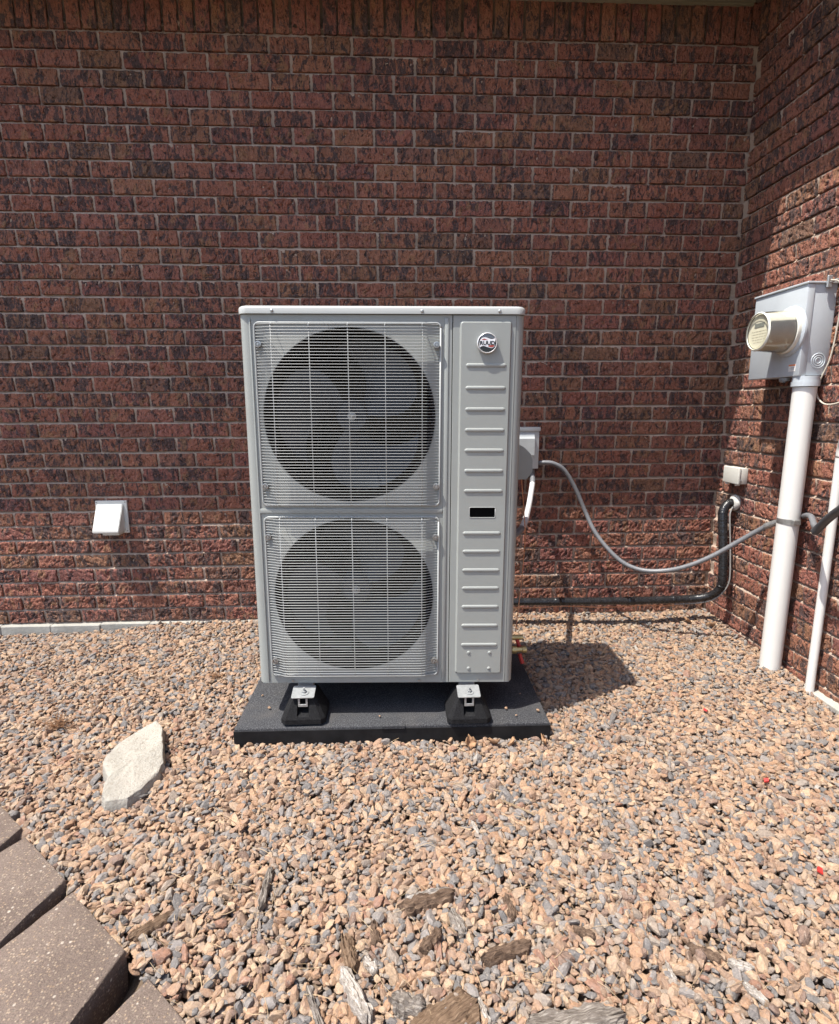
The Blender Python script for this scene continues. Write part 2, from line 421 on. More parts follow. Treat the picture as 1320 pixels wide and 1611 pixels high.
# ------------------------------------------------------------------ brick variants
def brick_mesh(idx, L, Hh, nx, nz, seed, amp=1.0):
    """one rough-faced brick, length along x, face towards -y, centred on x,z; face plane at y=0"""
    st = random.Random(seed); ox = st.uniform(-50, 50); oz = st.uniform(-50, 50)
    pits = [(st.uniform(-.44, .44)*L, st.uniform(-.40, .40)*Hh, st.uniform(.0035, .0085), st.uniform(.005, .012)) for _ in range(st.choice((1, 2, 3, 3, 4, 5)))]
    ang = st.uniform(.3, 1.2)*st.choice((1, 1, 1, -1))
    ca, sa = math.cos(ang), math.sin(ang)
    grooves = [(st.uniform(-.5, .5)*L, st.uniform(-.3, .3)*Hh, st.gauss(ang, .35), st.uniform(.012, .03), st.uniform(.0016, .0034), st.uniform(.0035, .0085)) for _ in range(st.randint(4, 9))]
    bm = BM(); front = []
    for j in range(nz+1):
        row = []
        for i in range(nx+1):
            u = -L/2 + L*i/nx; v = -Hh/2 + Hh*j/nz
            fx = min(i, nx-i)/nx*L; fz = min(j, nz-j)/nz*Hh
            # ragged outline
            if i in (0, nx): u += (1 if i == 0 else -1)*(.0003+abs(mnoise.noise((oz+v*55, ox, i)))*.0105*amp)
            if j == nz: v -= abs(mnoise.noise((ox+u*45, oz, j)))*.0042*amp
            if j == 0: v += abs(mnoise.noise((ox+u*45, oz, j)))*.0042*amp
            h = .0034*mnoise.noise((ox+u*22, oz+v*22, 0))
            a = (u*ca+v*sa); b = (-u*sa+v*ca)
            rg = 1-abs(mnoise.noise((ox+a*30, oz+b*95, 3.1)))*2.2
            h += .0040*rg
            h += .0022*mnoise.noise((ox+u*110, oz+v*110, 5))
            for pu, pv, pr, pd in pits:
                h -= pd*math.exp(-((u-pu)**2+(v-pv)**2)/(pr*pr))
            for gu, gv, ga, gl, gw, gd in grooves:
                x = (u-gu)*math.cos(ga)+(v-gv)*math.sin(ga); y = -(u-gu)*math.sin(ga)+(v-gv)*math.cos(ga)
                if abs(x) < gl:
                    h -= gd*math.exp(-(y/gw)**2)*(1-(x/gl)**2)
            e = min(fx, fz); h -= .0030*max(0, 1-e/.005)*(1 if j != nz else .55)
            h = max(-.013, min(.007, h*amp))
            row.append(bm.verts.new((u, -h, v)))
        front.append(row)
    for j in range(nz):
        for i in range(nx):
            bm.faces.new((front[j][i], front[j][i+1], front[j+1][i+1], front[j+1][i]))
    def back(vt): return bm.verts.new((vt.co.x, .055, vt.co.z))
    loop = [front[0][i] for i in range(nx)] + [front[j][nx] for j in range(nz)] + [front[nz][i] for i in range(nx, 0, -1)] + [front[j][0] for j in range(nz, 0, -1)]
    bk = [back(q) for q in loop]; n = len(loop)
    for i in range(n):
        bm.faces.new((loop[(i+1) % n], loop[i], bk[i], bk[(i+1) % n]))
    me = bpy.data.meshes.new('brick')
    bmesh.ops.recalc_face_normals(bm, faces=bm.faces[:])
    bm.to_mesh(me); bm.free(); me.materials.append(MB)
    me.polygons.foreach_set('use_smooth', [True]*len(me.polygons)); me.set_sharp_from_angle(angle=R(50))
    return me

FULL = [brick_mesh(i, BL-.0095, CH-.0100, 36, 13, 100+i) for i in range(30)]
HALF = {}
def cut_mesh(L, seed):
    key = (round(L*250), seed % 4)
    if key not in HALF: HALF[key] = brick_mesh(0, L, CH-.0100, max(4, int(36*L/.19)), 13, 900+seed % 6+int(L*1000))
    return HALF[key]
SOLD = [brick_mesh(i, .187, .0665, 26, 10, 300+i, .8) for i in range(10)]

def mesh_arrays(me):
    n = len(me.vertices); co = np.empty(n*3); me.vertices.foreach_get('co', co)
    fs = [tuple(p.vertices) for p in me.polygons]
    return co.reshape(-1, 3), fs
_cache = {}
def arrays(me):
    if me.name not in _cache: _cache[me.name] = mesh_arrays(me)
    return _cache[me.name]

def join_bricks(name, items, parent):
    """many bricks as one part: items are (mesh, 4x4 matrix, tint)"""
    V = []; F = []; T = []; base = 0
    for me, mw, t in items:
        co, fs = arrays(me); mm = np.array(mw)
        V.append(co @ mm[:3, :3].T + mm[:3, 3]); T.append(np.full(len(co), t))
        F.extend([tuple(i+base for i in f) for f in fs]); base += len(co)
    V = np.concatenate(V)
    me = bpy.data.meshes.new(name); me.from_pydata(V.tolist(), [], F)
    at = me.attributes.new('tint', 'FLOAT', 'POINT'); at.data.foreach_set('value', np.concatenate(T))
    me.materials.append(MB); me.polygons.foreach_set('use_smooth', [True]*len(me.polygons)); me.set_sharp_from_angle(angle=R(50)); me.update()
    o = link(bpy.data.objects.new(name, me), parent); o['kind'] = 'stuff'
    return o

def face_area(cx, cy, cz, ax, L, Hh):
    """visible area of a brick face in the picture (0 when out of frame or behind the heat pump)"""
    x, y, z = px_of((cx, cy, cz))
    if z < .1 or not (-25 < x < IW+25 and -15 < y < IH+15): return 0
    if 385 < x < 800 and y > 485: return 0
    a = np.array((cx, cy, cz)); d = np.array(ax)*L/2
    p0 = px_of(a-d); p1 = px_of(a+d); q0 = px_of(a-np.array((0, 0, Hh/2))); q1 = px_of(a+np.array((0, 0, Hh/2)))
    return abs(p1[0]-p0[0])*abs(q1[1]-q0[1])

def build_wall(root, rows, origin, ax, yaw, limit, z0off=0.0):
    """rows: list of (s, z, length, mesh, extra rotation, tint); s runs along ax from origin"""
    items = []
    for s, z, L, me, rot, t in rows:
        p = Vector(origin) + Vector(ax)*s; p.z = z
        mw = Matrix.Translation(p) @ Matrix.Rotation(yaw, 4, 'Z') @ Matrix.Rotation(rot + rnd.gauss(0, .0055), 4, 'Y')
        # small uneven laying
        mw = mw @ Matrix.Translation((0, rnd.gauss(0, .0016), rnd.gauss(0, .0012))) @ Matrix.Rotation(rnd.gauss(0, .008), 4, 'Z')
        items.append((face_area(p.x, p.y, p.z, ax, L, CH), me, mw, t))
    items.sort(key=lambda q: -q[0])
    single = [q for q in items if q[0] > 60][:limit]; rest = items[len(single):]
    for a, me, mw, t in single:
        o = bpy.data.objects.new('brick', me); o.matrix_world = mw; o['tint'] = t
        COL.objects.link(o); o.parent = root; o.matrix_parent_inverse = Matrix.Identity(4); o.matrix_basis = mw
    if rest:
        join_bricks('distant_brickwork', [(me, mw, t) for a, me, mw, t in rest], root)

# --- back wall: face in the plane y = 0, x from -3.7 to XC
wall_b = empty('brick_wall', (0, 0, 0), 'long red-brown brick wall behind the heat pump, mostly shaded by the eave', 'brick wall')
rows = []
P0 = -1.9415 + .0                       # a head joint of course 11 from the top
NC = 37
XL = -3.75
for kc in range(1, NC+1):
    zc = (NC-kc+.5)*CH
    ph = P0 + (BL/2 if kc % 2 == 0 else 0) + rnd.gauss(0, .006)
    n0 = math.floor((XL-ph)/BL)
    x = ph + n0*BL
    while x < XC-.004:
        x0, x1 = x, min(x+BL, XC+.016)
        L = x1-x0
        if L > .05:
            if L > BL-.002: me = rnd.choice(FULL); Lm = BL
            else: me = cut_mesh(round(L-.0090, 3), rnd.randint(0, 50)); Lm = L
            rows.append(((x0+x1)/2, zc, Lm, me, rnd.choice((0, math.pi)), rnd.uniform(0.001, .999)))
        x += BL
# soldier course under the soffit
x = XL
while x < XC-.03:
    rows.append((x+.038, NC*CH+.100, .2, rnd.choice(SOLD), math.pi/2, rnd.uniform(.001, .999)))
    x += .0765
build_wall(wall_b, rows, (0, 0, 0), (1, 0, 0), 0, 300)
def mortar_sheet(name, x0, x1, z0, z1, place, parent):
    """struck joints: deep under the brick above, nearly flush on the brick below"""
    bm = BM(); nx = int((x1-x0)/.03)
    zr = []
    for c_ in range(-1, NC+1):
        zj = c_*CH
        zr += [(zj-.0062, .0030), (zj-.0005, .0075), (zj+.0058, .0150), (zj+.030, .0105), (zj+.058, .0070)]
    zr += [(NC*CH+.01, .010), (3.30, .010)]
    zr = [q for q in zr if z0 <= q[0] <= z1]
    g = []
    for z, d0 in zr:
        row = []
        for i in range(nx+1):
            s = x0+(x1-x0)*i/nx
            d = d0 + .0020*mnoise.noise((s*17, z*17, 2)) + .0022*mnoise.noise((s*70, z*70, 8))
            row.append(bm.verts.new(place(s, d, z+.0012*mnoise.noise((s*40, z*90, 5)))))
        g.append(row)
    for j in range(len(zr)-1):
        for i in range(nx):
            bm.faces.new((g[j][i], g[j][i+1], g[j+1][i+1], g[j+1][i]))
    return obj(name, bm, MM, parent, True)
mortar_sheet('mortar', XL, XC+.06, -.09, 3.30, lambda s, d, z: (s, d, z), wall_b)
bm = BM()
for i in range(20):
    x0 = XL+i*(XC+.03-XL)/20; x1 = x0+(XC+.03-XL)/20
    box(bm, (x0, -.030+rnd.uniform(-.006, .006), -.35), (x1-.0002, .10, -.002+rnd.uniform(-.004, .003)), .004, 1)
obj('foundation', bm, M_conc, wall_b)

# --- right wall: face in the plane x = XC, y from 0 towards the viewer
wall_r = empty('brick_wall', (XC, 0, 0), 'brick wall projecting at the right, carrying the meter box and white conduits', 'brick wall')
wall_r.location = (0, 0, 0)
rows = []
YN = 3.4
for kc in range(0, NC+2):
    if kc == 0: continue
    zc = (NC-kc+.5)*CH
    ph = -.055 + (BL/2 if kc % 2 == 0 else 0) + rnd.gauss(0, .006)
    s = ph - BL
    while s < YN:
        s0, s1 = max(s, .004), s+BL; L = s1-s0
        if L > .045:
            if L > BL-.002: me = rnd.choice(FULL); Lm = BL
            else: me = cut_mesh(round(L-.0090, 3), rnd.randint(0, 50)); Lm = L
            rows.append(((s0+s1)/2, zc, Lm, me, rnd.choice((0, math.pi)), rnd.uniform(.001, .999)))
        s += BL
s = .004
while s < YN:
    rows.append((s+.038, NC*CH+.100, .2, rnd.choice(SOLD), math.pi/2, rnd.uniform(.001, .999))); s += .0765
build_wall(wall_r, rows, (XC, 0, 0), (0, -1, 0), -math.pi/2, 300)
mortar_sheet('mortar', -.06, YN, -.10, 3.30, lambda s, d, z: (XC+d, -s, z), wall_r)
bm = BM()
for i in range(12):
    a0 = .02+i*YN/12; a1 = a0+YN/12
    box(bm, (XC-.034+rnd.uniform(-.006, .006), -a1+.0002, -.40), (XC+.10, -a0, -.030+rnd.uniform(-.004, .004)), .004, 1)
obj('foundation', bm, M_conc, wall_r)

# --- eaves over both walls
eave = empty('roof_eave', (0, 0, 3.17), 'pale soffit board and roof edge above the upright brick course', 'roof eave')
OB, ORT = .515, .40
def part_box(name, a, b, mat, parent, bev=.0, auto=30):
    bm = BM(); box(bm, a, b, bev)
    o = obj(name, bm, mat, parent, False, auto if bev else None)
    return o
def eave_part(name, a, b, mat):
    a = (a[0], a[1], a[2]-3.17); b = (b[0], b[1], b[2]-3.17)
    return part_box(name, a, b, mat, eave)
eave_part('soffit', (-6, -OB+.02, 3.1745), (XC-ORT, .0, 3.19), M_soffit)
eave_part('soffit', (XC-ORT, -OB+.02, 3.1765), (XC-.04, .0, 3.192), M_soffit)
eave_part('soffit', (XC-ORT+.02, -5, 3.1765), (XC-.0, -OB+.0205, 3.192), M_soffit)
eave_part('frieze_board', (-6, -.018, 3.166), (XC-.045, -.001, 3.1744), M_soffit)
eave_part('fascia', (-6, -OB, 3.17), (XC-ORT, -OB+.0198, 3.34), M_soffit)
eave_part('fascia', (XC-ORT, -5, 3.17), (XC-ORT+.0198, -OB+.0, 3.34), M_soffit)
bm = BM()
v = [bm.verts.new(p) for p in ((-6, -OB-.03, .17), (XC-ORT-.03, -OB-.03, .17), (XC+3, 2.9, 1.6), (-6, 2.9, 1.6))]; bm.faces.new(v)
v = [bm.verts.new(p) for p in ((XC-ORT-.03, -OB-.03, .17), (XC-ORT-.03, -5, .17), (XC+3, -5, 1.6), (XC+3, 2.9, 1.6))]; bm.faces.new(v)
ext = bmesh.ops.extrude_face_region(bm, geom=bm.faces[:])
for q in ext['geom']:
    if isinstance(q, bmesh.types.BMVert): q.co.z += .03
obj('roof', bm, M_roof, eave)

# ------------------------------------------------------------------ equipment pad
PADZ = .032
pad = empty('equipment_pad', (-.143, -.86, -.05), 'black composite pad under the heat pump, resting on gravel', 'equipment pad')
PT = .012
pad.rotation_euler = (PT, 0.0, -.012)
bm = BM(); box(bm, (-.598, -.325, 0), (.598, .36, .076), .006, 3)
obj('slab', bm, M_pad, pad, False, 40)
bm = BM(); box(bm, (-.5995, -.3275, .002), (.5995, -.3252, .066), .001, 1)
obj('front_skirt', bm, M_padside, pad)
bm = BM(); box(bm, (-.045, -.3315, .066), (.045, -.31, .0785), .0012, 1)
obj('lip_tab', bm, M_pad, pad)

# ------------------------------------------------------------------ riser feet (front pair seen, back pair in the shade)
def riser(x, y, back, label):
    z = PADZ
    t = empty('riser_foot', (x, y, z), label, 'riser foot', 'riser feet under the heat pump')
    bm = BM()
    H = .092
    bw, bd, tw, td = .083, .075, .045, .040
    def ring(wx, y0, y1, zz, ch):
        return [(-wx+ch, y0, zz), (wx-ch, y0, zz), (wx, y0+ch, zz), (wx, y1-ch, zz), (wx-ch, y1, zz), (-wx+ch, y1, zz), (-wx, y1-ch, zz), (-wx, y0+ch, zz)]
    lv = [ring(bw, -bd, bd, 0, .016), ring(bw, -bd, bd, .018, .016), ring(tw, -.045, .060, H, .008)]
    # front slot: keep the front face split into left, right and sill
    vs = [[bm.verts.new(p) for p in r] for r in lv]
    for a, b in ((0, 1), (1, 2)):
        for i in range(8):
            if i == 0: continue
            bm.faces.new((vs[a][i], vs[a][(i+1) % 8], vs[b][(i+1) % 8], vs[b][i]))
    bm.faces.new(vs[0][::-1]); bm.faces.new(vs[2])
    sw = .022
    def fr(zz):   # front y at height zz
        return -bd if zz <= .018 else -bd + (zz-.018)/(H-.018)*(bd-.045)
    def q(*p): bm.faces.new([bm.verts.new(c) for c in p])
    def fx(zz):
        return bw-.016 if zz <= .018 else (bw-.016)+(zz-.018)/(H-.018)*((tw-.008)-(bw-.016))
    zs = .028
    q((-fx(0), -bd, 0), (fx(0), -bd, 0), (fx(.018), -bd, .018), (-fx(.018), -bd, .018))
    q((-fx(.018), -bd, .018), (fx(.018), -bd, .018), (sw, fr(zs), zs), (-sw, fr(zs), zs))
    q((-fx(.018), -bd, .018), (-sw, fr(zs), zs), (-sw, fr(H), H), (-fx(H), fr(H), H))
    q((fx(.018), -bd, .018), (fx(H), fr(H), H), (sw, fr(H), H), (sw, fr(zs), zs))
    dp = .035
    q((-sw, fr(zs), zs), (sw, fr(zs), zs), (sw*.8, -.022, zs+.014), (-sw*.8, -.022, zs+.014))
    q((-sw, fr(zs), zs), (-sw*.8, -.022, zs+.014), (-sw*.8, -.012, H), (-sw, fr(H), H))
    q((sw, fr(zs), zs), (sw, fr(H), H), (sw*.8, -.012, H), (sw*.8, -.022, zs+.014))
    q((-sw*.8, -.022, zs+.014), (sw*.8, -.022, zs+.014), (sw*.8, -.012, H), (-sw*.8, -.012, H))
    bmesh.ops.remove_doubles(bm, verts=bm.verts[:], dist=.0004)
    obj('block', bm, M_riser, t)
    if back: 
        bm = BM(); box(bm, (-.03, -.05, H), (.03, .05, H+.012), .002, 1); obj('bracket', bm, M_zinc, t)
        return t
    # bent metal bracket, washer and bolt
    bm = BM()
    poly = rrect(-.043, -.022, .043, .045, .006, 3)
    rx = Matrix.Rotation(R(14), 3, 'X')
    def pl(zz):
        def f(a, b):
            p = rx @ Vector((a, b-.028, zz)); return (p.x, p.y-.012, p.z+H+.018)
        return f
    prism(bm, poly, pl(0), pl(.003)); obj('bracket', bm, M_zinc, t)
    bm = BM(); box(bm, (-.030, .02, H+.004), (.030, .09, H+.028), .002, 1); obj('strut_channel', bm, M_zinc, t)
    bm = BM()
    for a, b in (((-.018, -.0575, H-.022), (-.011, -.0535, H+.006)), ((.011, -.0575, H-.022), (.018, -.0535, H+.006)), ((-.018, -.0577, H-.030), (.018, -.0533, H-.020))):
        box(bm, a, b, .0006, 1)
    obj('hanger_clip', bm, M_zinc, t)
    c = Vector((0.003, -.033, H+.0166)); ax = rx @ Vector((0, 0, 1))
    bm = BM(); lathe(bm, [(0, .0175), (.002, .0175)], c, ax, 20); obj('washer', bm, M_zinc, t)
    bm = BM(); lathe(bm, [(.0021, .009), (.009, .009)], c, ax, 6); lathe(bm, [(.009, .004), (.022, .004)], c, ax, 10); obj('bolt', bm, M_zinc, t)
    return t
riser(-.487, -1.102, False, 'black rubber riser foot at the front left of the heat pump')
riser(.141, -1.128, False, 'black rubber riser foot under the front right service panel')
riser(-.470, -.74, True, 'black rubber riser foot at the back left under the heat pump')
riser(.155, -.76, True, 'black rubber riser foot at the back right under the heat pump')

# ------------------------------------------------------------------ heat pump
hp = empty('heat_pump', (0, 0, 0), 'tall grey two-fan heat pump unit standing on the black pad', 'heat pump')
hp.matrix_world = Matrix.Translation((-.173, -1.103, .157)) @ (Matrix.Rotation(-.0311, 4, 'Z') @ Matrix.Rotation(.012, 4, 'X') @ Matrix.Rotation(.0054, 4, 'Y'))
# local frame: x across, y back from the front sheet, z up from the bottom edge
HW, HH, HD = .49, 1.359, .42
CR = .030
SEAM = .2415
def arc(cx, cy, r, a0, a1, n=8): return [(cx+r*math.cos(R(a0+(a1-a0)*k/n)), cy+r*math.sin(R(a0+(a1-a0)*k/n))) for k in range(n+1)]
# outer shell: rounded corners, sides, back
prof = [(-HW+CR, 0)] + arc(-HW+CR, CR, CR, 270, 180) + arc(-HW+CR, HD-CR, CR, 180, 90) + arc(HW-CR, HD-CR, CR, 90, 0) + arc(HW-CR, CR, CR, 0, -90) + [(HW-CR, 0)]
bm = BM()
lo = [bm.verts.new((x, y, 0)) for x, y in prof]; hi = [bm.verts.new((x, y, HH)) for x, y in prof]
for i in range(len(prof)-1): 
    if (lo[i].co-lo[i+1].co).length > 1e-6: bm.faces.new((lo[i], lo[i+1], hi[i+1], hi[i]))
bmesh.ops.remove_doubles(bm, verts=bm.verts[:], dist=1e-5)
obj('side_panel', bm, M_paint, hp, False, 40)
# front sheet with two round fan openings
FC = [(-.1185, 1.016, .3020), (-.1165, .352, .2960)]
bm = BM()
def quad(x0, z0, x1, z1, y=0):
    if x1-x0 > 1e-6 and z1-z0 > 1e-6: bm.faces.new([bm.verts.new(p) for p in ((x0, y, z0), (x1, y, z0), (x1, y, z1), (x0, y, z1))])
def holed(x0, z0, x1, z1, cx, cz, r, depth):
    n = 72; inner = []; outer = []
    for i in range(n):
        a = 2*math.pi*(i+.5)/n; dx, dz = math.cos(a), math.sin(a)
        tx = ((x1 if dx > 0 else x0)-cx)/dx if abs(dx) > 1e-9 else 9
        tz = ((z1 if dz > 0 else z0)-cz)/dz if abs(dz) > 1e-9 else 9
        t = min(tx, tz); outer.append(bm.verts.new((cx+dx*t, 0, cz+dz*t))); inner.append(bm.verts.new((cx+dx*r, 0, cz+dz*r)))
    cor = {}
    for i in range(n):
        j = (i+1) % n
        bm.faces.new((outer[i], outer[j], inner[j], inner[i]))
        # fill the square corners
        a, b = outer[i].co, outer[j].co
        if abs(a.x-b.x) > 1e-6 and abs(a.z-b.z) > 1e-6:
            cxr = x1 if max(a.x, b.x) > cx else x0; czr = z1 if max(a.z, b.z) > cz else z0
            c = bm.verts.new((cxr, 0, czr))
            try: bm.faces.new((outer[i], c, outer[j]))
            except Exception: pass
    SHR.append((cx, cz, r, depth))
SHR = []
G1 = (-.441, .695, .204, 1.336); G2 = (-.440, .030, .202, .659)
XA, XB = -HW+CR, SEAM-.0015
holed(-.441, .695, .204, 1.336, *FC[0], .085); holed(-.441, .030, .204, .659, *FC[1], .085)
quad(XA, 0, -.441, HH); quad(.204, 0, XB, HH)
quad(-.441, 0, .204, .030); quad(-.441, .659, .204, .695); quad(-.441, 1.336, .204, HH)
bmesh.ops.remove_doubles(bm, verts=bm.verts[:], dist=1e-5)
# folded seam edge
for x in (XB,):
    bm.faces.new([bm.verts.new(p) for p in ((x, 0, 0), (x, .012, 0), (x, .012, HH), (x, 0, HH))])
front = obj('front_panel', bm, M_paint, hp)
for cx, cz, r, depth in SHR:
    bm = BM(); lathe(bm, [(-.0006, r+.0018), (.004, r*.99), (.012, r*.982), (depth, r*.978), (depth+.06, r*1.0)], (cx, 0, cz), (0, 1, 0), 72, False, False)
    obj('fan_shroud', bm, M_dark, hp, True)
# raised vertical bead near the seam and the rails between the grilles
bm = BM(); box(bm, (.2135, -.0035, .01), (.2285, .001, 1.350), .003, 2); obj('bead', bm, M_paint, front, False, 40)
bm = BM(); box(bm, (-.452, -.004, .668), (.2130, .001, .687), .003, 2); obj('bead', bm, M_paint, front, False, 40)
bm = BM(); box(bm, (-.455, -.004, .006), (-.4490, .001, 1.348), .0025, 2); obj('bead', bm, M_paint, front, False, 40)
# service panel on the right
bm = BM(); box(bm, (SEAM+.0015, -.0015, 0), (HW-CR-.0005, .012, HH-.0005), .0012, 1)
serv = obj('service_panel', bm, M_paint, hp)
bm = BM()
pl_ = rrect(.2655, .037, .4455, 1.340, .010, 4); pi_ = rrect(.2715, .043, .4395, 1.334, .007, 4)
a = [bm.verts.new((x, -.0012, z)) for x, z in pl_]; b = [bm.verts.new((x, -.0085, z)) for x, z in pi_]
n = len(a)
for i in range(n): bm.faces.new((a[i], a[(i+1) % n], b[(i+1) % n], b[i]))
# plate face is left open where the handle pocket sits
hx0, hx1, hz0, hz1 = .311, .403, .655, .691
hole = [bm.verts.new((x, -.0085, z)) for x, z in rrect(hx0, hz0, hx1, hz1, .004, 4)]
# b starts at the top right corner and runs counter-clockwise, as hole does
q = n//4
for i in range(n): bm.faces.new((b[i], b[(i+1) % n], hole[(i+1) % n], hole[i]))
obj('raised_plate', bm, M_paint, serv)
bm = BM()
h0 = [bm.verts.new((x, -.0085, z)) for x, z in rrect(hx0, hz0, hx1, hz1, .004, 4)]
h1 = [bm.verts.new((x, -.0020, z)) for x, z in rrect(hx0, hz0, hx1, hz1, .004, 4)]
for i in range(n): bm.faces.new((h0[i], h0[(i+1) % n], h1[(i+1) % n], h1[i]))
bm.faces.new(h1)
pk = obj('handle_pocket', bm, M_pocket, serv)
bm = BM(); rr_ = rrect(hx0-.001, hz0-.001, hx1+.001, hz1+.001, .005, 4); tube(bm, [(x, -.0088, z) for x, z in rr_]+[(rr_[0][0], -.0088, rr_[0][1])], .0011, 6); obj('rim', bm, M_lid, pk, True)
# cut away the sheet behind the pocket is not needed: pocket sits in front of the sheet opening
def rib(z, x0, x1):
    bm = BM(); r = .0072; nseg = 8; L = x1-x0; rings = []
    xs = [(x0, .25), (x0+.002, .65), (x0+.006, .95), (x0+.009, 1), (x1-.009, 1), (x1-.006, .95), (x1-.002, .65), (x1, .25)]
    for x, s in xs:
        rings.append([bm.verts.new((x, -.0080-.0042*s*math.sin(math.pi*k/nseg), z+r*s*math.cos(math.pi*k/nseg))) for k in range(nseg+1)])
    for i in range(len(xs)-1):
        for k in range(nseg): bm.faces.new((rings[i][k], rings[i][k+1], rings[i+1][k+1], rings[i+1][k]))
    bm.faces.new(rings[0]); bm.faces.new(rings[-1][::-1])
    obj('rib', bm, M_paint, serv, False, 50)
for z in (1.192, 1.1155, 1.042, .970, .898, .825, .752): rib(z, .288, .4285)
for z in (.595, .526, .454, .384, .311, .236, .158): rib(z, .287, .426)
for x, z in ((.317, .126), (.397, .126), (.318, .061), (.396, .061)):
    bm = BM(); lathe(bm, [(0, .007), (.002, .0055), (.003, .003), (.0032, .0005)], (x, -.0085, z), (0, -1, 0), 14, False, True)
    obj('dimple', bm, M_paint, serv, True)
# badge
bx, bz, BR = .3590, 1.2655, .0345
bm = BM(); lathe(bm, [(0, BR), (.011, BR), (.0135, BR*.97), (.0142, BR*.93), (.0130, BR*.90), (.0120, BR*.89)], (bx, -.0085, bz), (0, -1, 0), 40, True, False)
badge = obj('emblem', bm, M_chrome, serv, False, 45)
YB = -.0085-.0120
def flat(name, pts, y, mat, par=None):
    bm = BM(); poly = [(bx+u*BR, bz+vv*BR) for u, vv in pts]
    prism(bm, poly, lambda a, c: (a, YB, c), lambda a, c: (a, y, c))
    return obj(name, bm, mat, badge)
circ = [(.90*math.cos(2*math.pi*k/40), .90*math.sin(2*math.pi*k/40)) for k in range(40)]
flat('emblem_disc', circ, YB-.0002, M_black)
def emb(pts): return [((x-460)/275, (540-y)/275) for x, y in pts]
upw = [(255, 470), (290, 420), (335, 400), (380, 393), (430, 398), (480, 415), (530, 432), (580, 442), (630, 432), (680, 408)]
loww = [(655, 640), (610, 668), (565, 672), (520, 664), (470, 648), (430, 637), (380, 622), (330, 620), (290, 636), (255, 660)]
uarc = [(460+240*math.cos(R(a)), 540-240*math.sin(R(a))) for a in range(32, 164, 6)]
flat('emblem_sky', emb([(600, 441), (555, 438), (505, 424), (455, 405), (405, 395), (355, 396), (310, 410), (262, 455)][::-1] + uarc[::-1][2:]), YB-.0004, M_badgegrey)
flat('emblem_band', emb(upw + [(672, 520)] + loww + [(240, 560)]), YB-.0007, M_white)
flat('emblem_stroke', emb([(300, 464), (335, 438), (370, 424), (410, 440), (480, 462)]), YB-.0010, M_red)
flat('emblem_stroke', emb([(470, 622), (510, 600), (560, 594), (655, 594), (640, 640), (590, 655), (540, 652)]), YB-.0010, M_red)
tc = bpy.data.curves.new('lettering', 'FONT'); tc.body = 'RUUD'; tc.align_x = 'CENTER'; tc.align_y = 'CENTER'; tc.size = 1.0; tc.offset = .035; tc.extrude = .01; tc.space_character = 1.0
to = bpy.data.objects.new('lettering_tmp', tc); COL.objects.link(to)
bpy.context.view_layer.update()
me = bpy.data.meshes.new_from_object(to.evaluated_get(bpy.context.evaluated_depsgraph_get()))
bpy.data.objects.remove(to); bpy.data.curves.remove(tc)
xs = [v.co.x for v in me.vertices]; ys = [v.co.y for v in me.vertices]
sx = 1.50*BR/(max(xs)-min(xs)); sy = .38*BR/(max(ys)-min(ys)); mx = (max(xs)+min(xs))/2; my = (max(ys)+min(ys))/2
for v in me.vertices: v.co = (bx+.008*BR+(v.co.x-mx)*sx, YB-.0012-v.co.z*.02, bz+(v.co.y-my)*sy)
me.materials.clear(); me.materials.append(M_black)
link(bpy.data.objects.new('lettering', me), badge)
# lid
bm = BM()
LW = HW+.003
out = arc(-LW+.034, -.010+.034, .034, 270, 180) + arc(-LW+.034, HD-.024, .034, 180, 90) + arc(LW-.034, HD-.024, .034, 90, 0) + arc(LW-.034, -.010+.034, .034, 0, -90)
def ringl(ins, z):
    cx, cy = 0, HD/2-.0
    return [bm.verts.new((x-ins*(1 if x > 0 else -1)*(1 if abs(x) > LW-.035 else 0) if False else x*(1-ins/LW), cy+(y-cy)*(1-ins/(HD/2)), z)) for x, y in out]
rs = [ringl(0, HH-.012+.014), ringl(0, HH+.019), ringl(.0025, HH+.0245), ringl(.007, HH+.0278), ringl(.014, HH+.0288)]
for a, b in zip(rs[:-1], rs[1:]):
    for i in range(len(a)): bm.faces.new((a[i], a[(i+1) % len(a)], b[(i+1) % len(b)], b[i]))
bm.faces.new(rs[-1]); bm.faces.new(rs[0][::-1])
lid = obj('lid', bm, M_lid, hp, False, 50)
for x in (-.373, .136, .40):
    bm = BM(); lathe(bm, [(0, .0052), (.003, .0052), (.0042, .003)], (x, -.0098, HH+.0115), (0, -1, 0), 12); obj('screw', bm, M_screw, lid)
# bottom rail and base tray
bm = BM(); box(bm, (-HW+.012, .006, -.004), (HW-.012, HD-.006, -.0005)); obj('base_tray', bm, M_paint, hp)
for x in (-.36, .127, .356):
    bm = BM(); lathe(bm, [(0, .0048), (.003, .0044)], (x, -.0016, .0085), (0, -1, 0), 10); obj('screw', bm, M_screw, hp)
# inside
bm = BM(); box(bm, (-HW+.006, .37, .01), (SEAM+.005, .385, HH-.01)); obj('coil', bm, M_coil, hp)
bm = BM(); box(bm, (SEAM+.006, .02, .01), (SEAM+.012, .38, HH-.01)); obj('divider', bm, M_dark, hp)
bm = BM(); box(bm, (-HW+.004, .087, .01), (-HW+.009, .37, HH-.01)); obj('inner_wall', bm, M_dark, hp)
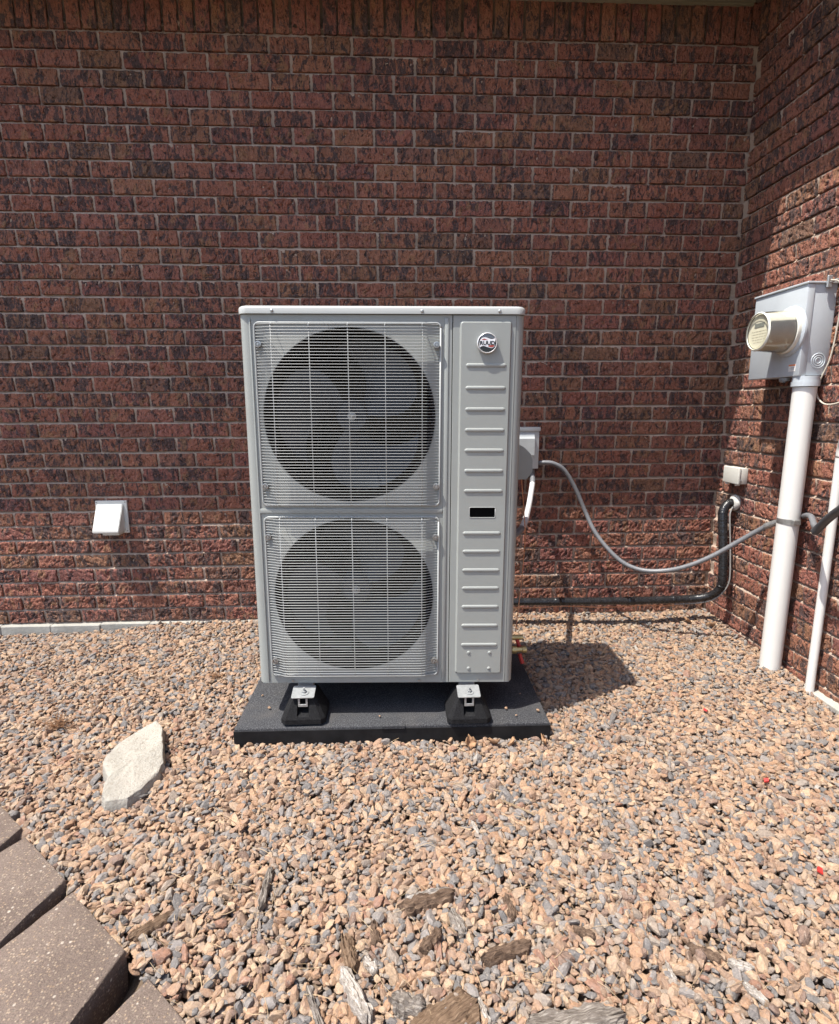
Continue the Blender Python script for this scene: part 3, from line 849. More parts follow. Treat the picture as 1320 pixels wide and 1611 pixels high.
# fans
def fan(cx, cz, r, rot):
    bm = BM(); lathe(bm, [(0, .052), (.014, .060), (.05, .064), (.085, .062)], (cx, .075, cz), (0, 1, 0), 28)
    f = obj('fan', bm, M_fan, hp, False, 40)
    for b in range(3):
        bm = BM(); nr, na = 12, 12; lay = []
        for s in (0, 1):
            g = []
            for i in range(nr+1):
                t = i/nr; rr = .056+(r-.022-.056)*t
                sweep = .95+.55*t**.7; lead = R(rot+120*b)+.55*t*t
                row = []
                for j in range(na+1):
                    u = j/na; a = lead + sweep*(u-.5)
                    edge = 1-.10*(abs(u-.5)*2)**3*t
                    y = .118 + .070*(u-.5) - .018*math.sin(math.pi*u) + s*.0035
                    row.append(bm.verts.new((cx+rr*edge*math.cos(a), y, cz+rr*edge*math.sin(a))))
                g.append(row)
            lay.append(g)
        for g in lay:
            for i in range(nr):
                for j in range(na): bm.faces.new((g[i][j], g[i+1][j], g[i+1][j+1], g[i][j+1]))
        A, B = lay
        for i in range(nr):
            for j in (0, na): bm.faces.new((A[i][j], A[i+1][j], B[i+1][j], B[i][j]))
        for j in range(na):
            for i in (0, nr): bm.faces.new((A[i][j], A[i][j+1], B[i][j+1], B[i][j]))
        obj('blade', bm, M_fan, f, False, 50)
    bm = BM(); lathe(bm, [(0, .016), (.004, .016)], (cx, .0745, cz), (0, -1, 0), 18); lathe(bm, [(.004, .010), (.014, .010)], (cx, .0745, cz), (0, -1, 0), 6); lathe(bm, [(.014, .005), (.026, .005)], (cx, .0745, cz), (0, -1, 0), 10)
    obj('hub_nut', bm, M_zinc, f)
    bm = BM(); box(bm, (cx-.035, .19, .012 if cz < .6 else .67), (cx+.035, .21, HH-.02 if cz > .6 else .67), .002, 1); obj('motor_bracket', bm, M_dark, f)
fan(FC[0][0], FC[0][1], FC[0][2], 150); fan(FC[1][0], FC[1][1], FC[1][2], 172)
# grilles
def grille(g, nw, screws):
    x0, z0, x1, z1 = g
    SO = -.026                             # stand-off of the wires
    bm = BM()
    ring = rrect(x0+.004, z0+.004, x1-.004, z1-.004, .016, 5)
    tube(bm, [(x, -.0045, z) for x, z in ring]+[(ring[0][0], -.0045, ring[0][1])], .0034, 8)
    o = obj('grille', bm, M_wire, hp, True)
    bm = BM()
    def seg4(path, r):
        rings = [[bm.verts.new((px+0, py+dy*r, pz+dz*r)) for dy, dz in ((-1, 0), (-.5, .87), (.5, .87), (1, 0), (.5, -.87), (-.5, -.87))] for px, py, pz in path]
        for i in range(len(rings)-1):
            for k2 in range(6): bm.faces.new((rings[i][k2], rings[i][(k2+1) % 6], rings[i+1][(k2+1) % 6], rings[i+1][k2]))
    for i in range(nw):
        z = z0+.0095+(z1-z0-.019)*i/(nw-1)
        seg4([(x0+.004, -.005, z), (x0+.018, -.007, z), (x0+.036, -.014, z), (x0+.052, SO+.003, z), (x0+.070, SO, z), ((x0+x1)/2, SO, z),
              (x1-.070, SO, z), (x1-.052, SO+.003, z), (x1-.036, -.014, z), (x1-.018, -.007, z), (x1-.004, -.005, z)], .00122)
    w_ = obj('wires', bm, M_wire, o, True); w_['kind'] = 'stuff'
    for i in range(5):
        x = (-.378, -.249, -.117, .010, .137)[i]
        y = SO+.0034
        bm = BM(); tube(bm, [(x, -.004, z0+.004), (x, y, z0+.0085), (x, y, z1-.0085), (x, -.004, z1-.004)], .0018, 6)
        obj('crossbar', bm, M_wire, o, True)
    for x, z in screws:
        bm = BM(); lathe(bm, [(0, .011), (.016, .011), (.0165, .008), (.013, .0075)], (x, -.001, z), (0, -1, 0), 16, True, True); lathe(bm, [(.013, .0045), (.0175, .004)], (x, -.001, z), (0, -1, 0), 10)
        obj('screw', bm, M_screw, o, False, 40)
grille(G1, 62, ((-.424, 1.26), (.186, 1.259), (-.424, .770), (.188, .770)))
grille(G2, 61, ((-.424, .584), (.187, .583), (-.421, .098), (.185, .097)))
# pipe cover on the right side, valves
def wl(p): return hp.matrix_world.inverted() @ Vector(p)
bm = BM()
pv = [(.300, 1.085), (.372, 1.062), (.412, 1.040), (.440, 1.012), (.449, .985), (.449, .935), (.425, .905), (.300, .905)]
prism(bm, pv, lambda a, c: wl((a, -.80, c)), lambda a, c: wl((a, -.70, c)))
es = [e for e in bm.edges]
bmesh.ops.bevel(bm, geom=es, offset=.003, segments=2, affect='EDGES')
obj('pipe_cover', bm, M_paint, hp, False, 40)
bm = BM(); P_ = lambda *a: wl(a)
lathe(bm, [(0, .013), (.03, .013), (.031, .017), (.05, .017), (.051, .012), (.075, .012), (.076, .016), (.094, .015)], P_(.345, -.83, .155), P_(1, 0, 0)-P_(0, 0, 0), 14)
val = obj('valve', bm, M_brass, hp, False, 40)
bm = BM(); lathe(bm, [(0, .009), (.03, .009), (.031, .012), (.085, .011)], P_(.345, -.80, .200), P_(1, 0, 0)-P_(0, 0, 0), 14); obj('valve', bm, M_brass, hp, False, 40)
bm = BM(); tube(bm, [P_(.402, -.805, .193), P_(.413, -.812, .160)], .0085, 10); obj('handle', bm, M_redp, val)
bm = BM(); tube(bm, [P_(.409, -.833, .138), P_(.422, -.842, .096)], .0085, 10); obj('handle', bm, M_redp, val)

# ------------------------------------------------------------------ things on the back wall
dv = empty('dryer_vent', (-1.70, 0, .62), 'white hooded vent on the brick wall left of the heat pump', 'wall vent')
bm = BM(); box(bm, (-.085, -.012, -.092), (.085, -.0005, .090), .002, 1); obj('flange', bm, M_vent, dv)
bm = BM()
pr = [(-.012, .072), (-.020, .074), (-.094, -.066), (-.091, -.078), (-.012, -.078)]
prism(bm, pr, lambda y, z: (-.074, y, z), lambda y, z: (.066, y, z))
bmesh.ops.bevel(bm, geom=bm.edges[:], offset=.003, segments=2, affect='EDGES')
obj('hood', bm, M_vent, dv, False, 40)
bm = BM(); box(bm, (-.030, -.075, -.092), (.058, -.015, -.0785), .002, 1); obj('damper', bm, M_boxw, dv)
for x, z in ((-.078, .082), (.076, -.080), (.076, .082)):
    bm = BM(); lathe(bm, [(0, .004), (.002, .003)], (x, -.0121, z), (0, -1, 0), 10); obj('screw', bm, M_screw, dv)

db = empty('disconnect_box', (.59, 0, .985), 'pale grey electrical disconnect box on the wall, half hidden by the heat pump', 'electrical box')
bm = BM(); box(bm, (-.068, -.085, -.110), (.068, -.0005, .108), .003, 2); obj('case', bm, M_disc, db, False, 40)
bm = BM(); box(bm, (-.073, -.093, .094), (.073, -.0008, .116), .003, 2); obj('rain_hood', bm, M_disc, db, False, 40)
bm = BM()
prism(bm, [(-.085, .082), (-.103, .055), (-.101, -.035), (-.085, -.04)], lambda y, z: (-.058, y, z), lambda y, z: (.040, y, z)); obj('lid', bm, M_disc, db)
bm = BM(); tube(bm, [(.045, -.04, -.125), (.045, -.04, -.108)], .013, 12); obj('connector', bm, M_steel, db)

whip = catmull([(.634, -.04, .872), (.633, -.055, .84), (.628, -.09, .808), (.602, -.17, .757), (.543, -.36, .702), (.466, -.60, .672), (.395, -.76, .662), (.33, -.80, .655)], 8)
bm = BM(); tube(bm, whip, .0145, 12); wh = obj('white_whip_conduit', bm, M_wht, None, True)
tag(wh, 'short white flexible conduit curving from the disconnect box to the heat pump', 'conduit')
bm = BM(); tube(bm, whip[:19], .0150, 12); obj('grey_sleeve', bm, M_cond, wh, True)
bm = BM(); tube(bm, whip[-14:], .0152, 12); obj('grey_sleeve', bm, M_cond, wh, True)
bm = BM(); tube(bm, catmull([(.414, -.75, .905), (.440, -.70, .763), (.459, -.66, .624), (.452, -.66, .458), (.428, -.70, .289), (.408, -.75, .205)], 8), .0022, 6)
tag(obj('control_wire', bm, M_copper, None, True), 'thin brown control wire hanging beside the right side of the heat pump', 'wire')

# grey flexible conduit sagging from the disconnect box to the large white pipe
cp_ = [(.660, -.06, .905), (.70, -.075, .908), (.745, -.085, .902), (.803, -.09, .865), (.868, -.09, .765), (.929, -.10, .632), (.968, -.145, .534), (1.024, -.20, .449), (1.094, -.255, .381),
       (1.176, -.31, .353), (1.269, -.365, .364), (1.356, -.42, .402), (1.452, -.475, .469), (1.54, -.53, .553), (1.598, -.585, .621), (1.632, -.64, .668), (1.668, -.71, .700)]
def corrugated(bm, path, r, seg=10, amp=.0007):
    tube(bm, path, r, seg, True, lambda t, i: r+(amp if i % 2 else -amp))
bm = BM(); corrugated(bm, catmull(cp_, 14), .0118)
fc = obj('grey_flexible_conduit', bm, M_cond, None, True)
tag(fc, 'grey flexible conduit sagging from the disconnect box to the large white pipe', 'conduit')
bm = BM(); tube(bm, [(1.614, -.612, .648), (1.640, -.655, .677)], .0145, 12); obj('fitting', bm, M_steel, fc)
bm = BM(); tube(bm, catmull([(1.690, -.75, .722), (1.668, -.80, .736), (1.638, -.86, .742), (1.612, -.905, .734), (1.580, -.960, .722), (1.562, -1.004, .722)], 10), .0120, 12)
tag(obj('grey_conduit_stub', bm, M_cond, None, True), 'light grey conduit bend coming out behind the large white pipe', 'conduit')
bm = BM(); corrugated(bm, catmull([(1.556, -.992, .705), (1.555, -1.02, .735), (1.542, -1.07, .775), (1.522, -1.141, .821), (1.50, -1.25, .885), (1.49, -1.5, .98), (1.52, -2.0, 1.0)], 12), .0155, 12)
tag(obj('dark_conduit', bm, M_cond2, None, True), 'dark grey conduit crossing in front of the thin white pipe at the right edge', 'conduit')

# insulated line set along the foot of the back wall, up the corner and through the right wall
ls = [(.20, -.26, .16), (.36, -.19, .146), (.535, -.18, .142), (.851, -.18, .139), (1.213, -.18, .136), (1.431, -.18, .139), (1.545, -.188, .146), (1.612, -.222, .172), (1.640, -.262, .225), (1.645, -.270, .300),
      (1.644, -.250, .459), (1.642, -.226, .600), (1.648, -.214, .650), (1.672, -.206, .684), (1.712, -.204, .694)]
pth = catmull(ls, 26)
def lsr(t, i):
    ph = mnoise.noise((i*.35, 3, 1))
    return .0215+.0022*min(1, max(0, (t-.55)/.2)) + (.0009 if i % 2 else -.0006) + .0012*ph
bm = BM(); tube(bm, pth, .022, 14, True, lsr)
lset = obj('insulated_line_set', bm, M_tape, None, True)
tag(lset, 'black taped refrigerant line along the wall foot, bending up in the corner', 'pipe')
for i0 in (70, 100, 128, 168, 215, 300):
    bm = BM(); tube(bm, pth[i0:i0+4], .0252 if i0 > 200 else .0232, 14); obj('tape_band', bm, M_tape, lset, True)
def offset_path(path, dx, dy, dz): return [Vector((p.x+dx, p.y+dy, p.z+dz)) for p in path]
bm = BM(); tube(bm, [Vector((p.x, p.y-.012, p.z-.0270+.004*math.sin(i*.19))) for i, p in enumerate(pth[:140])], .0032, 6); obj('copper_wire', bm, M_copper, lset, True)
cw = []
for i, p in enumerate(pth[130:345]):
    t = min(1, max(0, (i-60)/45)); t = t*t*(3-2*t)
    cw.append(Vector((p.x+.022*t, p.y-.012-.018*t, p.z-.024*(1-t))))
bm = BM(); tube(bm, cw[:200], .0042, 6); obj('grey_cable', bm, M_cgrey, lset, True)
bm = BM(); lathe(bm, [(0, .042), (.012, .043), (.020, .036), (.026, .024)], (XC-.001, -.207, .694), (-1, 0, 0), 22)
for vtx in bm.verts: vtx.co += Vector((0, 1, 1))*.004*mnoise.noise(vtx.co*60)
tag(obj('wall_seal', bm, M_caulk, None, True), 'round off-white seal where the black line enters the right wall', 'wall seal')

# ------------------------------------------------------------------ things on the right wall
bxw = empty('junction_box', (XC, -.215, .845), 'small white weathered box on the right wall above the black line', 'junction box')
bm = BM(); box(bm, (-.040, -.066, -.042), (-.001, .066, .042), .003, 2); obj('case', bm, M_boxw, bxw, False, 40)
bm = BM(); box(bm, (-.054, -.070, -.044), (-.0405, .070, .046), .005, 3); obj('cover', bm, M_boxw, bxw, False, 40)
for y in (-.045, .045):
    bm = BM(); box(bm, (-.050, y-.008, -.052), (-.030, y+.008, -.0425), .002, 1); obj('hinge', bm, M_boxw, bxw)
bm = BM(); box(bm, (-.048, -.0745, -.036), (-.036, -.0705, -.020), .001, 1); obj('clasp', bm, M_steel, bxw)

MX = XC-.13
mb = empty('meter_box', (XC, -.575, 1.335), 'grey metal electric meter enclosure on the right wall', 'meter box')
bm = BM(); box(bm, (-.098, -.168, 0), (-.001, .168, .372), .003, 2); obj('case', bm, M_enc, mb, False, 40)
bm = BM(); box(bm, (-.130, -.172, -.003), (-.0985, .172, .370), .004, 2); cov = obj('front_cover', bm, M_enc, mb, False, 40)
bm = BM(); box(bm, (-.136, -.176, .3705), (.0, .176, .379), .002, 1); obj('top_flange', bm, M_enc, mb)
bm = BM(); lathe(bm, [(0, .106), (.008, .105), (.013, .098), (.014, .090)], (-.130, -.088, .188), (-1, 0, 0), 48, True, True); obj('socket_ring', bm, M_enc, mb, False, 40)
for r_ in (.030, .021, .012):
    bm = BM(); ci = [(-.048+r_*math.cos(2*math.pi*k/28), -.1685, .060+r_*math.sin(2*math.pi*k/28)) for k in range(29)]
    tube(bm, ci, .0022, 6, False); obj('knockout_ring', bm, M_enc, mb, True)
bm = BM(); box(bm, (-.1312, -.150, .018), (-.1303, -.108, .048)); st = obj('sticker', bm, M_label_w, mb)
bm = BM(); box(bm, (-.1318, -.1495, .041), (-.1313, -.1085, .0475)); obj('sticker_band', bm, M_label_o, st)
for i, (ya, yb) in enumerate(((-.145, -.122), (-.144, -.116), (-.146, -.124))):
    bm = BM(); box(bm, (-.1316, ya, .034-.005*i), (-.1313, yb, .0355-.005*i)); obj('print_line', bm, M_cgrey, st)
bm = BM(); box(bm, (-.122, -.085, -.020), (-.098, -.050, -.0035), .004, 2); lathe(bm, [(0, .012), (.02, .012)], (-.118, -.052, -.014), (0, -1, 0), 12); obj('latch', bm, M_zinc, mb, False, 40)
bm = BM(); box(bm, (-.060, -.186, .352), (-.040, -.1765, .400), .002, 1); tube(bm, [(-.05, -.182, .372), (-.02, -.187, .384), (.0, -.19, .37)], .005, 8); obj('hasp', bm, M_zinc, mb)
bm = BM()
lathe(bm, [(-.02, .0545), (.0, .0545)], (-.075, -.145, -.025), (0, 0, 1), 28)
lathe(bm, [(0, .0505), (.023, .0505)], (-.075, -.145, -.0249), (0, 0, 1), 28); bmesh.ops.translate(bm, verts=bm.verts[:], vec=(0, 0, -.001)); obj('hub', bm, M_enc, mb, False, 40)

mt = empty('electric_meter', (MX-.012, -.663, 1.523), 'round cream electric meter under a clear cover on the meter box', 'electric meter')
def glass_mat():
    k = NT('meter_glass'); g = k.n('ShaderNodeBsdfGlossy'); g.inputs['Roughness'].default_value = .06
    t = k.n('ShaderNodeBsdfTransparent'); t.inputs['Color'].default_value = (.975, .97, .93, 1)
    lw = k.n('ShaderNodeLayerWeight'); lw.inputs['Blend'].default_value = .25
    f = k.math('ADD', k.math('MULTIPLY', lw.outputs['Fresnel'], .9), .12)
    mx = k.n('ShaderNodeMixShader'); k.l(f, mx.inputs[0]); k.l(t.outputs[0], mx.inputs[1]); k.l(g.outputs[0], mx.inputs[2])
    k.l(mx.outputs[0], k.out.inputs[0]); return k.m
M_glass = glass_mat()
bm = BM(); lathe(bm, [(0, .092), (.008, .094), (.016, .092), (.018, .084)], (0, 0, 0), (-1, 0, 0), 44); obj('base_ring', bm, M_cream, mt, False, 40)
bm = BM(); lathe(bm, [(.018, .082), (.06, .080), (.122, .0765), (.124, .073)], (0, 0, 0), (-1, 0, 0), 44); obj('meter_body', bm, M_cream, mt, False, 40)
bm = BM(); lathe(bm, [(.1242, .0725), (.1262, .072)], (0, 0, 0), (-1, 0, 0), 40); fa = obj('face_plate', bm, M_face, mt, False, 40)
bm = BM(); box(bm, (-.1276, -.034, .018), (-.1263, .030, .036)); obj('display', bm, M_lcd, fa)
for i in range(5):
    z = .002-.0115*i; wv = .05*math.sqrt(max(.05, 1-(z/.066)**2))
    a = -wv
    while a < wv-.006:
        b_ = min(wv, a+rnd.uniform(.006, .022)); 
        bm = BM(); box(bm, (-.1271, a, z-.0008), (-.1263, b_-.003, z+.0008)); obj('print_mark', bm, M_ink, fa); a = b_+.002
bm = BM(); lathe(bm, [(.018, .0875), (.07, .0855), (.120, .0815), (.131, .0800), (.137, .0755), (.1375, .068)], (0, 0, 0), (-1, 0, 0), 48, False, False)
obj('clear_cover', bm, M_glass, mt, True)
bm = BM(); lathe(bm, [(.129, .0815), (.134, .0790), (.1355, .0765), (.134, .0745), (.128, .0742)], (0, 0, 0), (-1, 0, 0), 48, False, False); obj('cover_rim', bm, M_cream, mt, True)

bm = BM(); tube(bm, [(1.647, -.720, 1.287), (1.647, -.717, .9), (1.647, -.711, .4), (1.647, -.705, -.12)], .0450, 32)
bp = obj('large_conduit_pipe', bm, M_pvc, None, False, 40); tag(bp, 'thick white plastic conduit pipe running from the meter box into the gravel', 'pipe')
bm = BM(); lathe(bm, [(0, .0465), (.022, .0465)], (1.647, -.7165, .686), (0, 0, 1), 32); strap = obj('strap', bm, M_steel, bp, False, 40)
bm = BM(); box(bm, (1.630, -.775, .687), (1.662, -.757, .707), .001, 1); obj('strap_ear', bm, M_steel, bp)
bm = BM(); tube(bm, [(1.682, -.921, 3.1), (1.682, -.921, 1.5), (1.682, -.922, .9), (1.682, -.919, -.12)], .0175, 20)
bm.free()
bm = BM(); tube(bm, [(1.682, -.922, 1.02), (1.682, -.922, .6), (1.682, -.919, -.10)], .0178, 20)
sp_ = obj('thin_conduit_pipe', bm, M_pvc, None, False, 40); tag(sp_, 'thin white plastic pipe standing at the right edge beside the thick one', 'pipe')
bm = BM(); tube(bm, catmull([(1.682, -.922, 1.0), (1.675, -.935, 1.05), (1.640, -.99, 1.10), (1.60, -1.06, 1.12)], 6), .0185, 16); obj('elbow', bm, M_pvc, sp_, True)
bm = BM(); tube(bm, catmull([(1.668, -.768, 1.715), (1.690, -.79, 1.70), (1.708, -.788, 1.64), (1.712, -.776, 1.50), (1.708, -.765, 1.40), (1.700, -.742, 1.330), (1.692, -.731, 1.283), (1.692, -.745, 1.240), (1.692, -.797, 1.212), (1.695, -.88, 1.224), (1.70, -1.0, 1.28), (1.71, -1.2, 1.3)], 8), .0035, 6)
tag(obj('cable_loop', bm, M_cable, None, True), 'thin beige cable looping below the right side of the meter box', 'cable')

# ------------------------------------------------------------------ edging blocks (tapered, narrow end towards the gravel)
def gz(x, y): return float(ground_z(np.array(x), np.array(y)))
def edging(poly, top, tilt, label, seed):
    cx = sum(p[0] for p in poly)/len(poly); cy = sum(p[1] for p in poly)/len(poly)
    t = empty('edging_block', (cx, cy, top), label, 'edging block', 'edging blocks')
    bm = BM(); nsub = 10
    # subdivided outline for worn edges
    pts = []
    n = len(poly)
    for i in range(n):
        a = Vector(poly[i]); b = Vector(poly[(i+1) % n])
        for k_ in range(nsub): pts.append(a.lerp(b, k_/nsub))
    def rg(ins, z, wob):
        out = []
        for i, p in enumerate(pts):
            d = (Vector((cx, cy))-p); d.normalize()
            o = ins + wob*mnoise.noise((p.x*30+seed, p.y*30, z*40))
            out.append(bm.verts.new((p.x+d.x*o-cx, p.y+d.y*o-cy, z+.0015*mnoise.noise((p.x*25, p.y*25, seed)) + tilt[0]*(p.x-cx)+tilt[1]*(p.y-cy))))
        return out
    rs = [rg(.004, -.15, .002), rg(.000, -.05, .003), rg(.000, -.005, .003), rg(.0014, -.0014, .0028), rg(.005, 0, .003)]
    for a, b in zip(rs[:-1], rs[1:]):
        m_ = len(a)
        for i in range(m_): bm.faces.new((a[i], a[(i+1) % m_], b[(i+1) % m_], b[i]))
    bm.faces.new(rs[-1])
    bm.faces.new(rs[0][::-1])
    obj('block', bm, M_paver, t, False, 45)
    return t
BLK = [
 ([(-1.475, -1.418), (-1.263, -1.585), (-1.330, -1.87), (-1.66, -1.61)], -.036, 'speckled brown edging block farthest up the row at the left border'),
 ([(-1.236, -1.614), (-1.028, -1.776), (-1.100, -2.045), (-1.365, -1.835)], -.040, 'speckled brown edging block with a wide dark gap below it, second from the left border'),
 ([(-.990, -1.812), (-.772, -1.987), (-.835, -2.265), (-1.110, -2.045)], -.044, 'largest visible speckled brown edging block at the lower left'),
 ([(-.694, -2.046), (-.490, -2.215), (-.560, -2.49), (-.830, -2.285)], -.052, 'speckled brown edging block cut off by the bottom border'),
]
for i, (pl, top, lab) in enumerate(BLK):
    edging(pl, top, (.01*(-1)**i, -.015), lab, i*7.3)

# ------------------------------------------------------------------ limestone slab
rk = [(-1.073, -1.074), (-1.027, -1.131), (-.985, -1.231), (-.947, -1.322), (-.950, -1.382), (-.972, -1.450), (-.995, -1.490), (-1.054, -1.512), (-1.073, -1.494), (-1.092, -1.419), (-1.144, -1.343), (-1.153, -1.309), (-1.150, -1.238), (-1.118, -1.142)]
rcx = -1.05; rcy = -1.30
g0 = gz(rcx, rcy)
rock = empty('limestone_slab', (rcx, rcy, g0), 'pale tan angular flat stone lying on the gravel at left', 'stone')
bm = BM(); 
sub = []
for i in range(len(rk)):
    a = Vector(rk[i]); b = Vector(rk[(i+1) % len(rk)])
    for k_ in range(4): sub.append(a.lerp(b, k_/4))
levels = []
def rtop(x, y):
    # sloping top with a broken lower right face
    d = (x+1.05)*.86 + (y+1.30)*(-.50)
    z = .060 - .26*max(0, d-.030) - .05*max(0, -d-.05)
    z += .006*mnoise.noise((x*16, y*16, 1)) + .003*mnoise.noise((x*45, y*45, 4)) + .0018*mnoise.noise((x*120, y*120, 9))
    return z
fr = [1.0, .985, .95, .86, .74, .60, .45, .30, .16, .06]
for f_ in fr:
    levels.append([bm.verts.new(((rcx+(p.x-rcx)*f_+.006*mnoise.noise((p.x*40, p.y*40, 2))*f_)-rcx, (rcy+(p.y-rcy)*f_+.006*mnoise.noise((p.x*40, p.y*40, 7))*f_)-rcy, 0)) for p in sub])
for f_, lv in zip(fr, levels):
    for vtx in lv: 
        z = rtop(vtx.co.x+rcx, vtx.co.y+rcy)
        vtx.co.z = z - (.010 if f_ == 1.0 else .002 if f_ == .985 else 0)
botr = [bm.verts.new((v_.co.x*1.02, v_.co.y*1.02, -.035+.0)) for v_ in levels[0]]
midr = [bm.verts.new((v_.co.x*1.03+.004*mnoise.noise((i*.9, 1, 1)), v_.co.y*1.03+.004*mnoise.noise((i*.9, 5, 1)), v_.co.z*.45)) for i, v_ in enumerate(levels[0])]
nn = len(sub)
def band(a, b):
    for i in range(nn): bm.faces.new((a[i], a[(i+1) % nn], b[(i+1) % nn], b[i]))
band(botr, midr); band(midr, levels[0])
for a, b in zip(levels[:-1], levels[1:]): band(a, b)
bm.faces.new(levels[-1])
obj('slab', bm, M_rock, rock, False, 32)

# ------------------------------------------------------------------ gravel (one mass of stones)
def stone_mesh(seed):
    st = np.random.RandomState(seed)
    bm = BM(); bmesh.ops.create_icosphere(bm, subdivisions=2, radius=1.0)
    planes = []
    for _ in range(11):
        n = st.normal(size=3); n /= np.linalg.norm(n); planes.append((Vector(n), st.uniform(.46, .86)))
    for v_ in bm.verts:
        c_ = v_.co.copy()
        for _ in range(2):
            for n, d in planes:
                e = c_.dot(n)-d
                if e > 0: c_ -= n*e*.97
        c_ *= 1+.11*mnoise.noise(c_*2.6+Vector((seed*3.1, 0, 0)))
        v_.co = Vector((c_.x*1.18, c_.y*st_y[seed % len(st_y)], c_.z*st_z[seed % len(st_z)]))
    me = bpy.data.meshes.new('pebble_shape')
    bm.to_mesh(me); bm.free(); me.materials.append(MG)
    me.polygons.foreach_set('use_smooth', [True]*len(me.polygons)); me.set_sharp_from_angle(angle=R(20))
    return me
st_y = [.85, .72, .95, .66, .80]; st_z = [.62, .50, .72]
stones = bpy.data.collections.new('pebble_shapes')
for i in range(15):
    o = bpy.data.objects.new('pebble_shape_%02d' % i, stone_mesh(i)); stones.objects.link(o)

def in_poly(px, py, poly):
    ins = np.zeros(len(px), bool); j = len(poly)-1
    for i in range(len(poly)):
        xi, yi = poly[i]; xj, yj = poly[j]
        c_ = ((yi > py) != (yj > py)) & (px < (xj-xi)*(py-yi)/(yj-yi+1e-12)+xi)
        ins ^= c_; j = i
    return ins
def grow(poly, e):
    cx = sum(p[0] for p in poly)/len(poly); cy = sum(p[1] for p in poly)/len(poly)
    return [(cx+(x-cx)*(1+e), cy+(y-cy)*(1+e)) for x, y in poly]
def layer(cell, x0, x1, y0, y1):
    nx = int((x1-x0)/cell); ny = int((y1-y0)/(cell*.866))
    i, j = np.meshgrid(np.arange(nx), np.arange(ny)); i = i.ravel(); j = j.ravel()
    x = x0+(i+.5*(j % 2))*cell + nrs.uniform(-.42, .42, i.size)*cell
    y = y0+j*cell*.866 + nrs.uniform(-.42, .42, i.size)*cell
    return x, y
PX = []; PY = []; PZ = []; SC = []
for cell, dz, s0 in ((.0188, -.0070, .0120), (.0190, .0008, .0113), (.024, .0050, .0109)):
    x, y = layer(cell, -3.3, XC-.012, -2.85, -.012)
    keep = ~((x > -.735) & (x < .450) & (y > -1.178) & (y < -.53))
    for pl, top, lab in BLK: keep &= ~in_poly(x, y, grow(pl, .03 if dz < 0 else .0))
    keep &= ~in_poly(x, y, grow(rk, -.06)) 
    keep &= ~((x < -1.7) & (y > -.055))
    # nothing lies on the far side of the edging row
    keep &= ~((((x+1.475)*.629+(y+1.418)*.777) < -.004+nrs.uniform(-.012, .010, x.size)) & (x < -.44))
    if dz > .004: keep &= nrs.uniform(size=x.size) < .75
    x, y = x[keep], y[keep]
    sc_ = s0*np.clip(np.exp(nrs.normal(0, .34, x.size)), .42, 2.0)
    PX.append(x); PY.append(y); PZ.append(ground_z(x, y)+dz+nrs.normal(0, .0022, x.size)); SC.append(sc_)
x = np.concatenate(PX); y = np.concatenate(PY); z = np.concatenate(PZ); s_ = np.concatenate(SC); N = len(x)
me = bpy.data.meshes.new('gravel'); me.vertices.add(N)
me.vertices.foreach_set('co', np.stack([x, y, z], 1).ravel())
rot = np.stack([nrs.normal(0, .42, N), nrs.normal(0, .42, N), nrs.uniform(0, 6.283, N)], 1)
scv = np.stack([s_*nrs.uniform(.85, 1.35, N), s_*nrs.uniform(.8, 1.12, N), s_*nrs.uniform(.8, 1.15, N)], 1)
# broad patches where grey stones are more common
pt = np.array([mnoise.noise((float(a)*2.3, float(b)*2.3, 0)) for a, b in zip(x, y)])
tv = np.clip(nrs.uniform(.001, .999, N) + np.where(nrs.uniform(size=N) < .5, pt*.22, 0), .001, .989)
tv = np.where(nrs.uniform(size=N) < .0025, .995, tv)
for nm, tp, arr in (('rot', 'FLOAT_VECTOR', rot), ('scl', 'FLOAT_VECTOR', scv), ('tint', 'FLOAT', tv)):
    at = me.attributes.new(nm, tp, 'POINT'); at.data.foreach_set('vector' if tp == 'FLOAT_VECTOR' else 'value', arr.ravel())
at = me.attributes.new('idx', 'INT', 'POINT'); at.data.foreach_set('value', nrs.randint(0, 15, N).astype(np.int32))
me.materials.append(MG); me.update()
gv = link(bpy.data.objects.new('gravel', me)); gv['kind'] = 'stuff'
tag(gv, 'tan and grey angular gravel covering the ground', 'gravel')
ng = bpy.data.node_groups.new('scatter_gravel', 'GeometryNodeTree')
ng.interface.new_socket('Geometry', in_out='INPUT', socket_type='NodeSocketGeometry'); ng.interface.new_socket('Geometry', in_out='OUTPUT', socket_type='NodeSocketGeometry')
gi = ng.nodes.new('NodeGroupInput'); go = ng.nodes.new('NodeGroupOutput')
ci = ng.nodes.new('GeometryNodeCollectionInfo'); ci.inputs['Collection'].default_value = stones; ci.inputs['Separate Children'].default_value = True; ci.inputs['Reset Children'].default_value = True
ip = ng.nodes.new('GeometryNodeInstanceOnPoints'); ip.inputs['Pick Instance'].default_value = True
def named(nm, tp):
    q_ = ng.nodes.new('GeometryNodeInputNamedAttribute'); q_.data_type = tp; q_.inputs['Name'].default_value = nm
    return [o_ for o_ in q_.outputs if o_.enabled and o_.name == 'Attribute'][0]
e2r = ng.nodes.new('FunctionNodeEulerToRotation')
ng.links.new(gi.outputs[0], ip.inputs['Points']); ng.links.new(ci.outputs[0], ip.inputs['Instance'])
ng.links.new(named('idx', 'INT'), ip.inputs['Instance Index']); ng.links.new(named('rot', 'FLOAT_VECTOR'), e2r.inputs[0])
ng.links.new(e2r.outputs[0], ip.inputs['Rotation']); ng.links.new(named('scl', 'FLOAT_VECTOR'), ip.inputs['Scale'])
ng.links.new(ip.outputs[0], go.inputs[0])
